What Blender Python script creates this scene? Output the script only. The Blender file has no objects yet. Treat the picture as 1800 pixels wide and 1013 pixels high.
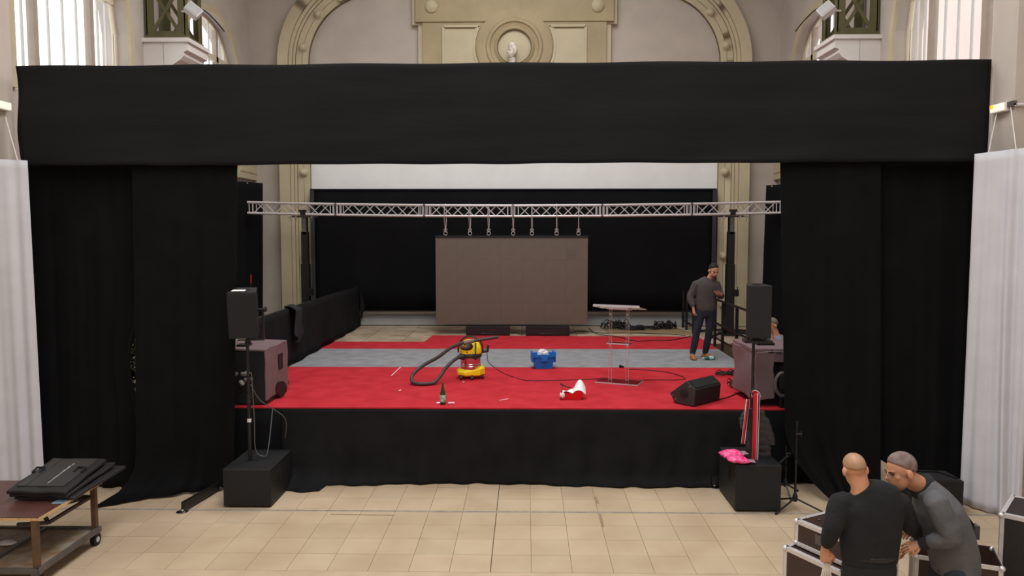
import bpy, bmesh, math, random
from mathutils import Vector, Matrix
random.seed(7)
SC = bpy.context.scene
COL = SC.collection
R = math.radians
V = Vector
# ------------------------------------------------------------------ camera
CH = 3.34; F = 1346.0; PIT = R(4.18); YAW = R(1.053)
cam_d = bpy.data.cameras.new('camera'); cam_d.sensor_width = 36.0; cam_d.lens = 36.0 * F / 1800.0
cam_d.clip_start = 0.05; cam_d.clip_end = 300
cam = bpy.data.objects.new('camera', cam_d); COL.objects.link(cam)
cam.location = (0, 0, CH); cam.rotation_euler = (R(90) - PIT, 0, YAW)
SC.camera = cam
# ------------------------------------------------------------------ daylight
w = bpy.data.worlds.new('overcast_sky'); SC.world = w; w.use_nodes = True
bg = w.node_tree.nodes['Background']; bg.inputs[0].default_value = (0.93, 0.97, 1.0, 1); bg.inputs[1].default_value = 2.0
def area(name, loc, rot, sx, sy, power, col):
    l = bpy.data.lights.new(name, 'AREA'); l.shape = 'RECTANGLE'; l.size = sx; l.size_y = sy; l.energy = power; l.color = col
    o = bpy.data.objects.new(name, l); COL.objects.link(o); o.location = loc; o.rotation_euler = rot; return o
# overcast daylight falling through the long glazed strip of the roof (the glazing lies outside the frame)
area('roof_glazing_light', (-0.31, 4.5, 10.95), (0, 0, 0), 4.2, 22.8, 1330, (1.0, 0.985, 0.965))
SC.view_settings.view_transform = 'Standard'; SC.view_settings.look = 'None'
SC.view_settings.exposure = 0.0; SC.view_settings.gamma = 1.0; SC.view_settings.use_curve_mapping = False

# ------------------------------------------------------------------ measuring helpers (photo measurements -> metres)
def ray(px, py):
    x = (px - 900) / F; y = -(py - 506.5) / F
    fy = math.cos(PIT) + y * math.sin(PIT); fz = -math.sin(PIT) + y * math.cos(PIT)
    c, s = math.cos(YAW), math.sin(YAW)
    return c * x - s * fy, s * x + c * fy, fz
def G(px, py, z=0.0):
    X, Y, Z = ray(px, py); t = (z - CH) / Z; return V((X * t, Y * t, z))
def D(px, py, y):
    X, Y, Z = ray(px, py); t = y / Y; return V((X * t, y, CH + Z * t))
S = 1.02       # stage level

# ------------------------------------------------------------------ materials
def lin(c):
    return tuple(((v / 255) / 12.92 if v / 255 <= 0.04045 else ((v / 255 + 0.055) / 1.055) ** 2.4) for v in c)
MATS = {}
def mat(name, rgb, rough=0.6, metal=0.0, var=0.0, vs=6.0, bump=0.0, bs=60.0, rgb2=None, spec=0.5, rnd=0.0, trans=0.0, ior=1.45, emit=None, es=0.0, sheen=0.0, stretch=None, alpha=1.0, world=False):
    if name in MATS: return MATS[name]
    m = bpy.data.materials.new(name); m.use_nodes = True; MATS[name] = m
    nt = m.node_tree; b = nt.nodes['Principled BSDF']; L = nt.links
    c = lin(rgb)
    b.inputs['Base Color'].default_value = (*c, 1); b.inputs['Roughness'].default_value = rough; b.inputs['Metallic'].default_value = metal
    b.inputs['Specular IOR Level'].default_value = spec; b.inputs['IOR'].default_value = ior
    b.inputs['Transmission Weight'].default_value = trans; b.inputs['Alpha'].default_value = alpha
    if sheen: b.inputs['Sheen Weight'].default_value = sheen
    if emit: b.inputs['Emission Color'].default_value = (*lin(emit), 1); b.inputs['Emission Strength'].default_value = es
    tc = nt.nodes.new('ShaderNodeTexCoord'); co = tc.outputs['Object']
    if world: co = nt.nodes.new('ShaderNodeNewGeometry').outputs['Position']
    if stretch:
        mp = nt.nodes.new('ShaderNodeMapping'); mp.inputs['Scale'].default_value = stretch; L.new(co, mp.inputs['Vector']); co = mp.outputs['Vector']
    col_out = None
    if var or rgb2:
        n = nt.nodes.new('ShaderNodeTexNoise'); n.inputs['Scale'].default_value = vs; n.inputs['Detail'].default_value = 5; L.new(co, n.inputs['Vector'])
        rp = nt.nodes.new('ShaderNodeValToRGB'); L.new(n.outputs['Fac'], rp.inputs['Fac'])
        c2 = lin(rgb2) if rgb2 else tuple(min(1, v * (1 + var)) for v in c)
        c1 = c if rgb2 else tuple(v * (1 - var) for v in c)
        rp.color_ramp.elements[0].position = 0.35; rp.color_ramp.elements[1].position = 0.65
        rp.color_ramp.elements[0].color = (*c1, 1); rp.color_ramp.elements[1].color = (*c2, 1)
        col_out = rp.outputs['Color']
    if rnd:
        oi = nt.nodes.new('ShaderNodeObjectInfo'); hs = nt.nodes.new('ShaderNodeHueSaturation')
        mr = nt.nodes.new('ShaderNodeMapRange'); mr.inputs['To Min'].default_value = 1 - rnd; mr.inputs['To Max'].default_value = 1 + rnd
        L.new(oi.outputs['Random'], mr.inputs['Value']); L.new(mr.outputs['Result'], hs.inputs['Value'])
        if col_out: L.new(col_out, hs.inputs['Color'])
        else: hs.inputs['Color'].default_value = (*c, 1)
        col_out = hs.outputs['Color']
    if col_out: L.new(col_out, b.inputs['Base Color'])
    if bump:
        n2 = nt.nodes.new('ShaderNodeTexNoise'); n2.inputs['Scale'].default_value = bs; n2.inputs['Detail'].default_value = 4; L.new(co, n2.inputs['Vector'])
        bp = nt.nodes.new('ShaderNodeBump'); bp.inputs['Strength'].default_value = bump; bp.inputs['Distance'].default_value = 0.02
        L.new(n2.outputs['Fac'], bp.inputs['Height']); L.new(bp.outputs['Normal'], b.inputs['Normal'])
    return m
M_cloth = mat('black_molton', (18, 18, 19), 0.95, bump=0.3, bs=9, var=0.15, vs=2.5, spec=0.1, sheen=0.02)
M_val = mat('black_valance_cloth', (30, 30, 31), 0.95, bump=0.18, bs=5, var=0.12, vs=1.2, spec=0.12, stretch=(0.5, 1, 3))
M_back = mat('black_backdrop_cloth', (22, 22, 24), 0.95, var=0.1, vs=1.5, spec=0.08)
M_skirt = mat('black_skirt_cloth', (26, 26, 27), 0.9, bump=0.6, bs=5, var=0.15, vs=3, spec=0.15)
M_white = mat('white_drape_cloth', (203, 202, 208), 0.9, bump=0.15, bs=6, var=0.04, vs=3)
M_wall = mat('plaster_wall', (184, 173, 163), 0.85, var=0.06, vs=1.6, bump=0.05, bs=20)
M_wallw = mat('white_lower_wall', (236, 236, 234), 0.8, var=0.03, vs=2)
M_plinth = mat('grey_painted_plinth', (172, 172, 172), 0.7, var=0.05, vs=3)
M_cream = mat('cream_painted_stone', (190, 178, 148), 0.6, var=0.06, vs=2.2, bump=0.06, bs=25)
M_creamp = mat('cream_painted_panel', (164, 148, 115), 0.6, var=0.08, vs=2.0, bump=0.05, bs=20)
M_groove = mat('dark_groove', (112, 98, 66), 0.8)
M_corbel = mat('white_corbel_paint', (222, 217, 212), 0.7, var=0.03, vs=3)
M_iron = mat('olive_iron_paint', (92, 88, 58), 0.5, var=0.12, vs=5)
M_winf = mat('cream_window_paint', (214, 202, 178), 0.55, var=0.05, vs=4)
M_bar = mat('pale_glazing_bar', (214, 212, 208), 0.5)
M_mull = mat('taupe_mullion_paint', (168, 152, 138), 0.6, var=0.06, vs=4)
M_glass = mat('window_glass', (255, 255, 255), 0.0, trans=1.0, ior=1.01, spec=0.2)
M_tile = mat('limestone_tile', (184, 161, 134), 0.42, rgb2=(196, 175, 148), vs=1.7, rnd=0.05, world=True, bump=0.03, bs=40)
M_floor = mat('limestone_floor', (190, 168, 142), 0.5, var=0.08, vs=3)
M_joint = mat('dark_floor_joint', (96, 80, 64), 0.8)
M_rail = mat('steel_floor_rail', (176, 166, 156), 0.5, 0.0, var=0.15, vs=12)
M_red = mat('red_carpet', (184, 42, 52), 0.95, rgb2=(199, 52, 62), vs=3.5, bump=0.4, bs=220, spec=0.15)
M_grey = mat('grey_carpet', (138, 139, 143), 0.95, rgb2=(154, 155, 159), vs=4, bump=0.4, bs=220, spec=0.15)
M_deck = mat('black_stage_deck', (30, 29, 29), 0.7)
M_slab = mat('worn_stone_slab', (160, 138, 112), 0.6, rgb2=(196, 180, 158), vs=2.4, rnd=0.08, world=True)
M_mat = mat('brown_board', (150, 128, 98), 0.7, var=0.1, vs=4)
M_alu = mat('aluminium', (214, 209, 210), 0.38, 0.45, var=0.05, vs=10)
M_chrome = mat('chrome', (220, 220, 222), 0.18, 1.0)
M_black = mat('black_painted_wood', (27, 27, 28), 0.55, bump=0.15, bs=180, spec=0.4)
M_bmetal = mat('black_metal', (24, 24, 25), 0.4, spec=0.5)
M_rubber = mat('black_rubber', (20, 20, 20), 0.7)
M_grille = mat('black_grille', (21, 21, 22), 0.7, bump=0.5, bs=300)
M_led = mat('led_panel_face', (104, 92, 81), 0.55, var=0.03, vs=5, rnd=0.012)
M_ledd = mat('dead_led_module', (97, 86, 76), 0.55)
M_mauve = mat('mauve_padded_cover', (116, 95, 98), 0.8, var=0.06, vs=5, bump=0.25, bs=7)
M_yellow = mat('yellow_plastic', (252, 222, 30), 0.35)
M_dplas = mat('dark_grey_plastic', (46, 45, 46), 0.45)
M_hose = mat('grey_black_hose', (62, 58, 57), 0.5)
M_steel = mat('polished_steel_drum', (205, 200, 200), 0.16, 1.0)
M_blue = mat('blue_crate_plastic', (14, 112, 204), 0.4)
M_paper = mat('white_paper', (236, 234, 234), 0.8, bump=0.2, bs=25)
M_redp = mat('red_plastic_box', (200, 8, 14), 0.45)
M_green = mat('green_bottle_glass', (26, 92, 34), 0.08, trans=0.45, ior=1.45)
M_teal = mat('teal_bottle_plastic', (60, 150, 130), 0.12, trans=0.4)
M_labelg = mat('green_paper_label', (18, 120, 60), 0.6, rgb2=(190, 205, 190), vs=30)
M_acryl = mat('clear_acrylic', (252, 250, 252), 0.02, trans=1.0, ior=1.42)
M_edge = mat('acrylic_polished_edge', (235, 232, 235), 0.15, trans=0.5, ior=1.3)
M_pink = mat('pink_plastic_bag', (226, 40, 112), 0.25, rgb2=(244, 110, 168), vs=22, bump=0.8, bs=18)
M_jacket = mat('black_nylon', (50, 47, 51), 0.4, var=0.1, vs=10)
M_scr = mat('scarf_red', (206, 26, 38), 0.9); M_scw = mat('scarf_white', (214, 206, 204), 0.9); M_sck = mat('scarf_dark', (52, 44, 56), 0.9)
M_brown = mat('flight_case_brown', (58, 40, 35), 0.4, var=0.1, vs=12)
M_dkcase = mat('flight_case_dark', (38, 33, 32), 0.5, bump=0.3, bs=200)
M_wood = mat('worn_brown_table_top', (86, 54, 48), 0.35, var=0.15, vs=8)
M_chip = mat('chipboard_edge', (196, 160, 112), 0.8, var=0.15, vs=40)
M_rust = mat('brown_rusty_steel', (92, 66, 46), 0.6, var=0.2, vs=14)
M_gsteel = mat('grey_worn_steel', (96, 90, 86), 0.5, 0.3, var=0.15, vs=12)
M_shelf = mat('scuffed_plywood', (128, 100, 70), 0.6, rgb2=(150, 140, 124), vs=7)
M_pvc = mat('black_fabric_bag', (38, 36, 36), 0.6, var=0.1, vs=6, bump=0.12, bs=120)
M_pvc2 = mat('dark_grey_bag_panel', (58, 55, 54), 0.55, var=0.05, vs=5)
M_lampw = mat('white_lamp_housing', (206, 202, 200), 0.5)
M_lens = mat('emergency_lamp_lens', (235, 230, 215), 0.2, emit=(255, 250, 235), es=0.5)
M_orange = mat('orange_indicator', (255, 150, 20), 0.3, emit=(255, 140, 10), es=2.0)
M_string = mat('white_string', (225, 220, 215), 0.8)
M_plaster = mat('white_plaster_bust', (232, 226, 214), 0.8, rgb2=(170, 160, 146), vs=18)
M_cable = mat('black_cable', (24, 22, 23), 0.5); M_gcable = mat('grey_cable', (88, 86, 86), 0.5); M_wcable = mat('white_cable', (222, 216, 206), 0.5)
M_skin = mat('skin', (204, 150, 120), 0.55, var=0.06, vs=18)
M_skin2 = mat('tanned_skin', (192, 136, 104), 0.5, var=0.06, vs=18)
M_hairk = mat('black_hair', (26, 22, 21), 0.7, bump=0.4, bs=120)
M_hairg = mat('short_grey_brown_hair', (112, 90, 84), 0.8, rgb2=(138, 122, 116), vs=20, bump=0.5, bs=160)
M_stub = mat('stubble_hair', (170, 130, 102), 0.45, var=0.06, vs=20)
M_lips = mat('lips', (160, 86, 72), 0.6); M_eye = mat('eye_dark', (36, 26, 24), 0.3); M_brow = mat('eyebrow_hair', (60, 44, 38), 0.8)
M_swgrey = mat('charcoal_knit', (76, 73, 71), 0.95, bump=0.5, bs=26, var=0.08, vs=12)
M_swg2 = mat('mid_grey_knit', (90, 90, 93), 0.95, bump=0.4, bs=22, var=0.08, vs=12)
M_swblk = mat('black_knit', (26, 27, 29), 0.95, bump=0.4, bs=22, var=0.1, vs=10)
M_cuff = mat('dark_knit_trim', (34, 34, 37), 0.95)
M_jean = mat('dark_navy_denim', (32, 38, 52), 0.85, var=0.12, vs=9, bump=0.3, bs=20)
M_jean2 = mat('blue_black_denim', (46, 54, 64), 0.85, var=0.2, vs=9, bump=0.3, bs=20)
M_jeank = mat('black_denim', (30, 30, 33), 0.85, var=0.12, vs=9)
M_shoe = mat('tan_leather', (172, 104, 58), 0.5, var=0.08, vs=15); M_sole = mat('dark_sole', (60, 44, 36), 0.7)
M_shirt = mat('pale_blue_shirt', (140, 150, 178), 0.85); M_leather = mat('black_leather', (28, 26, 26), 0.4)
M_leaf = mat('dark_green_foliage', (44, 66, 34), 0.7, rgb2=(70, 84, 40), vs=20); M_ball = mat('red_bauble', (190, 20, 34), 0.2); M_gold = mat('gold_bauble', (226, 186, 52), 0.25, 0.5)
M_pot = mat('terracotta', (130, 74, 50), 0.8); M_facade = mat('pale_pink_render', (214, 186, 176), 0.9, var=0.04, vs=0.6)
M_ivory = mat('lettering_grey', (190, 188, 184), 0.6)

# ------------------------------------------------------------------ mesh helpers
def NB(): return bmesh.new()
OFF = {}
def box(bm, lo, hi, mtx=None):
    lo, hi = V(lo), V(hi)
    vs = [bm.verts.new(V((x, y, z)) if mtx is None else mtx @ V((x, y, z))) for x in (lo.x, hi.x) for y in (lo.y, hi.y) for z in (lo.z, hi.z)]
    for f in ((0, 1, 3, 2), (4, 6, 7, 5), (0, 4, 5, 1), (2, 3, 7, 6), (0, 2, 6, 4), (1, 5, 7, 3)):
        bm.faces.new([vs[i] for i in f])
    return bm
def frames(pts):
    pts = [V(p) for p in pts]; n = len(pts); T = []
    for i in range(n):
        a = pts[max(0, i - 1)]; b = pts[min(n - 1, i + 1)]; t = (b - a)
        T.append(t.normalized() if t.length > 1e-9 else V((0, 0, 1)))
    up = V((0, 0, 1)) if abs(T[0].z) < 0.9 else V((1, 0, 0))
    u = (up - T[0] * up.dot(T[0])).normalized(); out = []
    for i in range(n):
        u = (u - T[i] * u.dot(T[i]))
        u = u.normalized() if u.length > 1e-6 else V((1, 0, 0))
        out.append((pts[i], u, T[i].cross(u)))
    return out
def rings(bm, rs, caps=True):
    prev = None; first = None
    for r in rs:
        cur = [bm.verts.new(p) for p in r]
        if prev:
            n = len(cur)
            for i in range(n): bm.faces.new((prev[i], prev[(i + 1) % n], cur[(i + 1) % n], cur[i]))
        else: first = cur
        prev = cur
    if caps:
        bm.faces.new(list(reversed(first))); bm.faces.new(prev)
    return bm
def tube(bm, pts, r, n=8):
    rr = r if isinstance(r, (list, tuple)) else [r] * len(pts)
    fr = frames(pts)
    return rings(bm, [[c + (u * math.cos(2 * math.pi * k / n) + v * math.sin(2 * math.pi * k / n)) * rr[i] for k in range(n)] for i, (c, u, v) in enumerate(fr)])
def bar(bm, a, b, wx, wz, up=(0, 0, 1)):
    a, b = V(a), V(b); t = (b - a).normalized(); up = V(up)
    if abs(t.dot(up)) > 0.95: up = V((1, 0, 0)) if abs(t.x) < 0.9 else V((0, 1, 0))
    s = t.cross(up).normalized() * wx / 2; u = s.cross(t).normalized() * wz / 2
    return rings(bm, [[p + s + u, p - s + u, p - s - u, p + s - u] for p in (a, b)])
def lathe(bm, prof, n=24, c=(0, 0, 0), mtx=None, sx=1.0, sy=1.0):
    c = V(c); rs = []
    for r, z in prof:
        r = max(r, 0.0006)
        ring = [V((r * sx * math.cos(2 * math.pi * k / n), r * sy * math.sin(2 * math.pi * k / n), z)) for k in range(n)]
        rs.append([(mtx @ p if mtx is not None else p) + c for p in ring])
    return rings(bm, rs)
def prism(bm, poly, h, mtx):
    a = [mtx @ V((x, y, 0)) for x, y in poly]; b = [mtx @ V((x, y, h)) for x, y in poly]
    va = [bm.verts.new(p) for p in a]; vb = [bm.verts.new(p) for p in b]; n = len(poly)
    bm.faces.new(list(reversed(va))); bm.faces.new(vb)
    for i in range(n): bm.faces.new((va[i], va[(i + 1) % n], vb[(i + 1) % n], vb[i]))
    return bm
def sheet(bm, f, nu, nv, mi=None):
    g = [[bm.verts.new(f(i / nu, j / nv)) for j in range(nv + 1)] for i in range(nu + 1)]
    for i in range(nu):
        for j in range(nv):
            fc = bm.faces.new((g[i][j], g[i + 1][j], g[i + 1][j + 1], g[i][j + 1]))
            if mi: fc.material_index = mi(i, j)
    return bm
def ell(bm, c, r, mtx=None, nu=14, nv=9):
    c = V(c); rs = []
    for j in range(nv + 1):
        t = math.pi * (j + (0.02 if j == 0 else -0.02 if j == nv else 0)) / nv - math.pi / 2
        ring = [V((r[0] * math.cos(t) * math.cos(2 * math.pi * k / nu), r[1] * math.cos(t) * math.sin(2 * math.pi * k / nu), r[2] * math.sin(t))) for k in range(nu)]
        rs.append([(mtx @ p if mtx is not None else p) + c for p in ring])
    return rings(bm, rs)
def axes(x, y, z):
    m = Matrix.Identity(3); x, y, z = V(x).normalized(), V(y).normalized(), V(z).normalized()
    for i in range(3): m[i][0] = x[i]; m[i][1] = y[i]; m[i][2] = z[i]
    return m
def frame4(o, x, y, z):
    return Matrix.Translation(V(o)) @ axes(x, y, z).to_4x4()
def rotz(a, o=(0, 0, 0)): return Matrix.Translation(V(o)) @ Matrix.Rotation(a, 4, 'Z')
def prop(o, label=None, cat=None, group=None, kind=None):
    if label: o['label'] = label
    if cat: o['category'] = cat
    if group: o['group'] = group
    if kind: o['kind'] = kind
def ob(name, bm, m, parent=None, label=None, cat=None, group=None, kind=None, smooth=False, bev=0.0, solid=0.0, sub=0, ang=40):
    bmesh.ops.recalc_face_normals(bm, faces=bm.faces)
    me = bpy.data.meshes.new(name)
    if parent is not None:
        off = OFF.get(parent.name, V((0, 0, 0)))
    else:
        xs = [v.co for v in bm.verts]
        lo = [min(p[i] for p in xs) for i in range(3)]; hi = [max(p[i] for p in xs) for i in range(3)]
        off = V(((lo[0] + hi[0]) / 2, (lo[1] + hi[1]) / 2, lo[2]))
    bmesh.ops.translate(bm, verts=bm.verts, vec=-off)
    bm.to_mesh(me); bm.free()
    for mm in (m if isinstance(m, (list, tuple)) else [m]): me.materials.append(mm)
    o = bpy.data.objects.new(name, me); COL.objects.link(o); OFF[o.name] = off
    if parent is not None: o.parent = parent
    else: o.location = off
    if smooth:
        me.shade_smooth(); me.set_sharp_from_angle(angle=R(ang))
    if solid:
        md = o.modifiers.new('thickness', 'SOLIDIFY'); md.thickness = solid; md.offset = 0
    if sub:
        md = o.modifiers.new('smooth', 'SUBSURF'); md.levels = sub; md.render_levels = sub
    if bev:
        md = o.modifiers.new('bevel', 'BEVEL'); md.width = bev; md.segments = 2; md.limit_method = 'ANGLE'; md.angle_limit = R(50)
    prop(o, label, cat, group, kind)
    return o
def thing(name, loc, label, cat, group=None, kind=None):
    o = bpy.data.objects.new(name, None); o.empty_display_size = 0.1; COL.objects.link(o); o.location = V(loc); OFF[o.name] = V(loc)
    prop(o, label, cat, group, kind); return o
def spline(pts, n=6):
    pts = [V(p) for p in pts]; out = []
    for i in range(len(pts) - 1):
        p0 = pts[max(i - 1, 0)]; p1 = pts[i]; p2 = pts[i + 1]; p3 = pts[min(i + 2, len(pts) - 1)]
        for k in range(n):
            t = k / n
            out.append(0.5 * ((2 * p1) + (p2 - p0) * t + (2 * p0 - 5 * p1 + 4 * p2 - p3) * t * t + (-p0 + 3 * p1 - 3 * p2 + p3) * t ** 3))
    out.append(pts[-1]); return out
def text_mesh(name, s, size, mtx, m, parent, extrude=0.0015):
    cu = bpy.data.curves.new(name, 'FONT'); cu.body = s; cu.size = size; cu.extrude = extrude; cu.align_x = 'CENTER'; cu.align_y = 'CENTER'
    t = bpy.data.objects.new(name + '_src', cu); COL.objects.link(t)
    bpy.context.view_layer.update()
    me = bpy.data.meshes.new_from_object(t.evaluated_get(bpy.context.evaluated_depsgraph_get()))
    COL.objects.unlink(t); bpy.data.objects.remove(t)
    bm = NB(); bm.from_mesh(me); bpy.data.meshes.remove(me)
    bmesh.ops.transform(bm, matrix=mtx, verts=bm.verts)
    return ob(name, bm, m, parent)

# ================================================================== THE HALL
XL, XR, YB, YF, ZC = -6.8, 6.18, 19.1, -8.0, 11.0
XC = -0.31
# floor with separate stone tiles where they can be told apart
T = 0.4046; gx0 = -4.862 * T
bm = NB(); box(bm, (XL - 0.4, YF - 0.4, -0.25), (XR + 0.4, YB + 0.4, -0.012)); floor = ob('floor', bm, M_joint, kind='structure')
rows = [(7.306, 7.711), (7.711, 8.116), (8.116, 8.520), (8.520, 8.918), (8.966, 9.382), (9.382, 9.790), (9.790, 10.195)]
tile_mesh = {}
for (y0, y1) in rows:
    for i in range(-12, 21):
        x0 = gx0 + i * T; x1 = x0 + T
        if x0 < XL or x1 > XR + 0.1: continue
        g0 = 0.0019; ga = 0.005 if i == 4 else g0; gb = 0.005 if i == 3 else g0
        key = (round(y1 - y0, 3), i == 4, i == 3)
        if key not in tile_mesh:
            b2 = NB(); h = (y1 - y0) / 2
            b2v = [(-T / 2 + ga, -h + g0), (T / 2 - gb, -h + g0), (T / 2 - gb, h - g0), (-T / 2 + ga, h - g0)]
            prism(b2, b2v, 0.012, Matrix.Translation((0, 0, -0.012)))
            bmesh.ops.recalc_face_normals(b2, faces=b2.faces)
            me = bpy.data.meshes.new('tile'); b2.to_mesh(me); b2.free(); me.materials.append(M_tile); tile_mesh[key] = me
        o = bpy.data.objects.new('tile', tile_mesh[key]); COL.objects.link(o); o.parent = floor
        o.location = V(((x0 + x1) / 2, (y0 + y1) / 2, random.uniform(-0.0008, 0.0004))) - OFF[floor.name]
def fl(x0, y0, x1, y1):
    bm = NB(); box(bm, (x0, y0, -0.0125), (x1, y1, 0)); return ob('paving', bm, M_floor, floor)
fl(XL - 0.4, YF - 0.4, XR + 0.4, 7.304); fl(XL - 0.4, 10.197, XR + 0.4, YB + 0.4)
bm = NB()
for yy in (8.921, 8.951): box(bm, (XL, yy, -0.012), (XR, yy + 0.012, 0.002))
ob('floor_rail', bm, M_rail, floor)

# old tape residue on the tiles
M_res = mat('tape_residue', (112, 94, 74), 0.8, rgb2=(176, 152, 124), vs=60, world=True)
def residue(lab, a, b, wd):
    bm = NB(); bar(bm, a + V((0, 0, 0.0009)), b + V((0, 0, 0.0009)), wd, 0.0012); ob('tape_residue', bm, M_res, label=lab, cat='tape', group='tape residue on the tiles')
residue('dark tape residue on a tile joint just behind the floor rail', G(1046, 874), G(1051, 886), 0.04)
residue('dark tape residue on a tile joint just in front of the floor rail', G(1054, 904), G(1060, 927), 0.035)
residue('row of dark tape residue along the floor rail left of the middle', G(581, 904.5), G(692, 906.5), 0.03)
# side walls with arched windows
WC = [11.72 - 5.05 * 3, 11.72 - 5.05 * 2, 11.72 - 5.05, 11.72, 16.77]; WH = 1.5; SILL = 5.25; SPR = 6.7; RISE = 1.35
def archz(t, b=RISE): return SPR + b * (max(0.0, 1 - abs(t) ** 2.1)) ** (1 / 2.1)
def ring_pts(a, b, n=28): return [(-a + 2 * a * k / n, archz(-1 + 2 * k / n, b)) for k in range(n + 1)]
def side_wall(name, X, sgn):
    bm = NB(); TH = 0.45
    def quad(p):  # list of (y,z) -> prism through the wall thickness
        prism(bm, [(y, z) for y, z in p], TH, frame4((X, 0, 0), (0, 1, 0), (0, 0, 1), (sgn, 0, 0)) if True else None)
    quad([(YF, 0), (YB, 0), (YB, SILL), (YF, SILL)])
    edges = [YF]
    for c in WC: edges += [c - WH, c + WH]
    edges.append(YB)
    for k in range(0, len(edges), 2): quad([(edges[k], SILL), (edges[k + 1], SILL), (edges[k + 1], ZC), (edges[k], ZC)])
    for c in WC:
        n = 28; pts = [(c - WH + 2 * WH * k / n, archz(-1 + 2 * k / n)) for k in range(n + 1)]
        for k in range(n):
            quad([pts[k], pts[k + 1], (pts[k + 1][0], ZC), (pts[k][0], ZC)])
    bmesh.ops.remove_doubles(bm, verts=bm.verts, dist=1e-5)
    o = ob(name, bm, M_wall, kind='structure')
    # cream surround of the two windows in view
    for c in WC[-2:]:
        b2 = NB(); n = 28
        inn = [(c - WH, SILL)] + [(c - WH + 2 * WH * k / n, archz(-1 + 2 * k / n)) for k in range(n + 1)] + [(c + WH, SILL)]
        A = WH + 0.13
        out = [(c - A, SILL)] + [(c - A + 2 * A * k / n, archz(-1 + 2 * k / n, RISE + 0.13)) for k in range(n + 1)] + [(c + A, SILL)]
        for k in range(len(inn) - 1):
            q = [inn[k], inn[k + 1], out[k + 1], out[k]]
            prism(b2, q, 0.05, frame4((X, 0, 0), (0, 1, 0), (0, 0, 1), (-sgn, 0, 0)))
        bmesh.ops.remove_doubles(b2, verts=b2.verts, dist=1e-5)
        ob('window_surround', b2, M_cream, o, smooth=True, ang=30)
    return o
wl = side_wall('wall_left', XL, -1); wr = side_wall('wall_right', XR, 1)
wn = 0
for (X, sgn) in ((XL, -1), (XR, 1)):
    for c in WC[-2:]:
        wn += 1
        t = thing('window_%d' % wn, (X + sgn * 0.22, c, SILL), None, None, kind='structure')
        xf = X + sgn * 0.22
        def vbar(nm, yc, wd, dp, m, z0=SILL, cut=0.0):
            zt = archz((yc - c) / (WH - 0.001)) - 0.0
            if zt - z0 < 0.05: return
            bm = NB(); box(bm, (xf - dp / 2, yc - wd / 2, z0), (xf + dp / 2, yc + wd / 2, zt)); ob(nm, bm, m, t)
        # frame following the arch
        bm = NB(); n = 28
        o1 = [(c - WH, SILL)] + [(c - WH + 2 * WH * k / n, archz(-1 + 2 * k / n)) for k in range(n + 1)] + [(c + WH, SILL)]
        a2 = WH - 0.06
        i1 = [(c - a2, SILL)] + [(c - a2 + 2 * a2 * k / n, archz(-1 + 2 * k / n, RISE - 0.06)) for k in range(n + 1)] + [(c + a2, SILL)]
        for k in range(len(o1) - 1): prism(bm, [o1[k], o1[k + 1], i1[k + 1], i1[k]], 0.06, frame4((xf - 0.03, 0, 0), (0, 1, 0), (0, 0, 1), (1, 0, 0)))
        ob('window_frame', bm, M_winf, t)
        bm = NB(); box(bm, (xf - 0.12, c - WH, SILL - 0.03), (xf + 0.12, c + WH, SILL + 0.06)); ob('window_sill', bm, M_winf, t)
        for yc in (c - 0.72, c + 0.72): vbar('mullion', yc, 0.11, 0.10, M_mull)
        bm = NB(); box(bm, (xf - 0.05, c - WH + 0.1, 7.16), (xf + 0.05, c + WH - 0.1, 7.28)); ob('transom', bm, M_winf, t)
        cuts = [c - WH + 0.06, c - 1.2, c - 0.96, c - 0.72, c - 0.36, c, c + 0.36, c + 0.72, c + 0.96, c + 1.2, c + WH - 0.06]
        for yc in cuts[1:-1]:
            if abs(abs(yc - c) - 0.72) > 0.01: vbar('glazing_bar', yc, 0.03, 0.03, M_bar)
        for k in range(len(cuts) - 1):
            za = archz((cuts[k] - c) / WH) - 0.03; zb = archz((cuts[k + 1] - c) / WH) - 0.03
            bm = NB(); m4 = frame4((xf - 0.004, 0, 0), (0, 1, 0), (0, 0, 1), (1, 0, 0))
            prism(bm, [(cuts[k], SILL), (cuts[k + 1], SILL), (cuts[k + 1], zb), (cuts[k], za)], 0.008, m4)
            ob('pane', bm, M_glass, t)
# end wall, rear wall, ceiling with its glazed strip opening, side piers
bm = NB(); box(bm, (XL - 0.45, YB, -0.2), (XR + 0.45, YB + 0.4, ZC)); wb = ob('wall_back', bm, M_wall, kind='structure')
bm = NB(); box(bm, (XL - 0.45, YF - 0.4, -0.2), (XR + 0.45, YF, ZC)); ob('wall_front', bm, M_wall, kind='structure')
bm = NB()
box(bm, (XL - 0.45, YF - 0.4, ZC), (XC - 2.2, YB + 0.4, ZC + 0.2)); box(bm, (XC + 2.2, YF - 0.4, ZC), (XR + 0.45, YB + 0.4, ZC + 0.2))
box(bm, (XC - 2.2, YF - 0.4, ZC), (XC + 2.2, -7.0, ZC + 0.2)); box(bm, (XC - 2.2, 16.0, ZC), (XC + 2.2, YB + 0.4, ZC + 0.2))
ob('ceiling', bm, M_corbel, kind='structure')
bm = NB(); box(bm, (XL - 0.1, 9.2, 0), (-6.4, 9.585, ZC)); ob('trim_1', bm, M_wall, kind='structure')
bm = NB(); box(bm, (5.6, 9.02, 0), (XR + 0.1, 9.5, ZC)); ob('trim_2', bm, M_wall, kind='structure')
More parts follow.
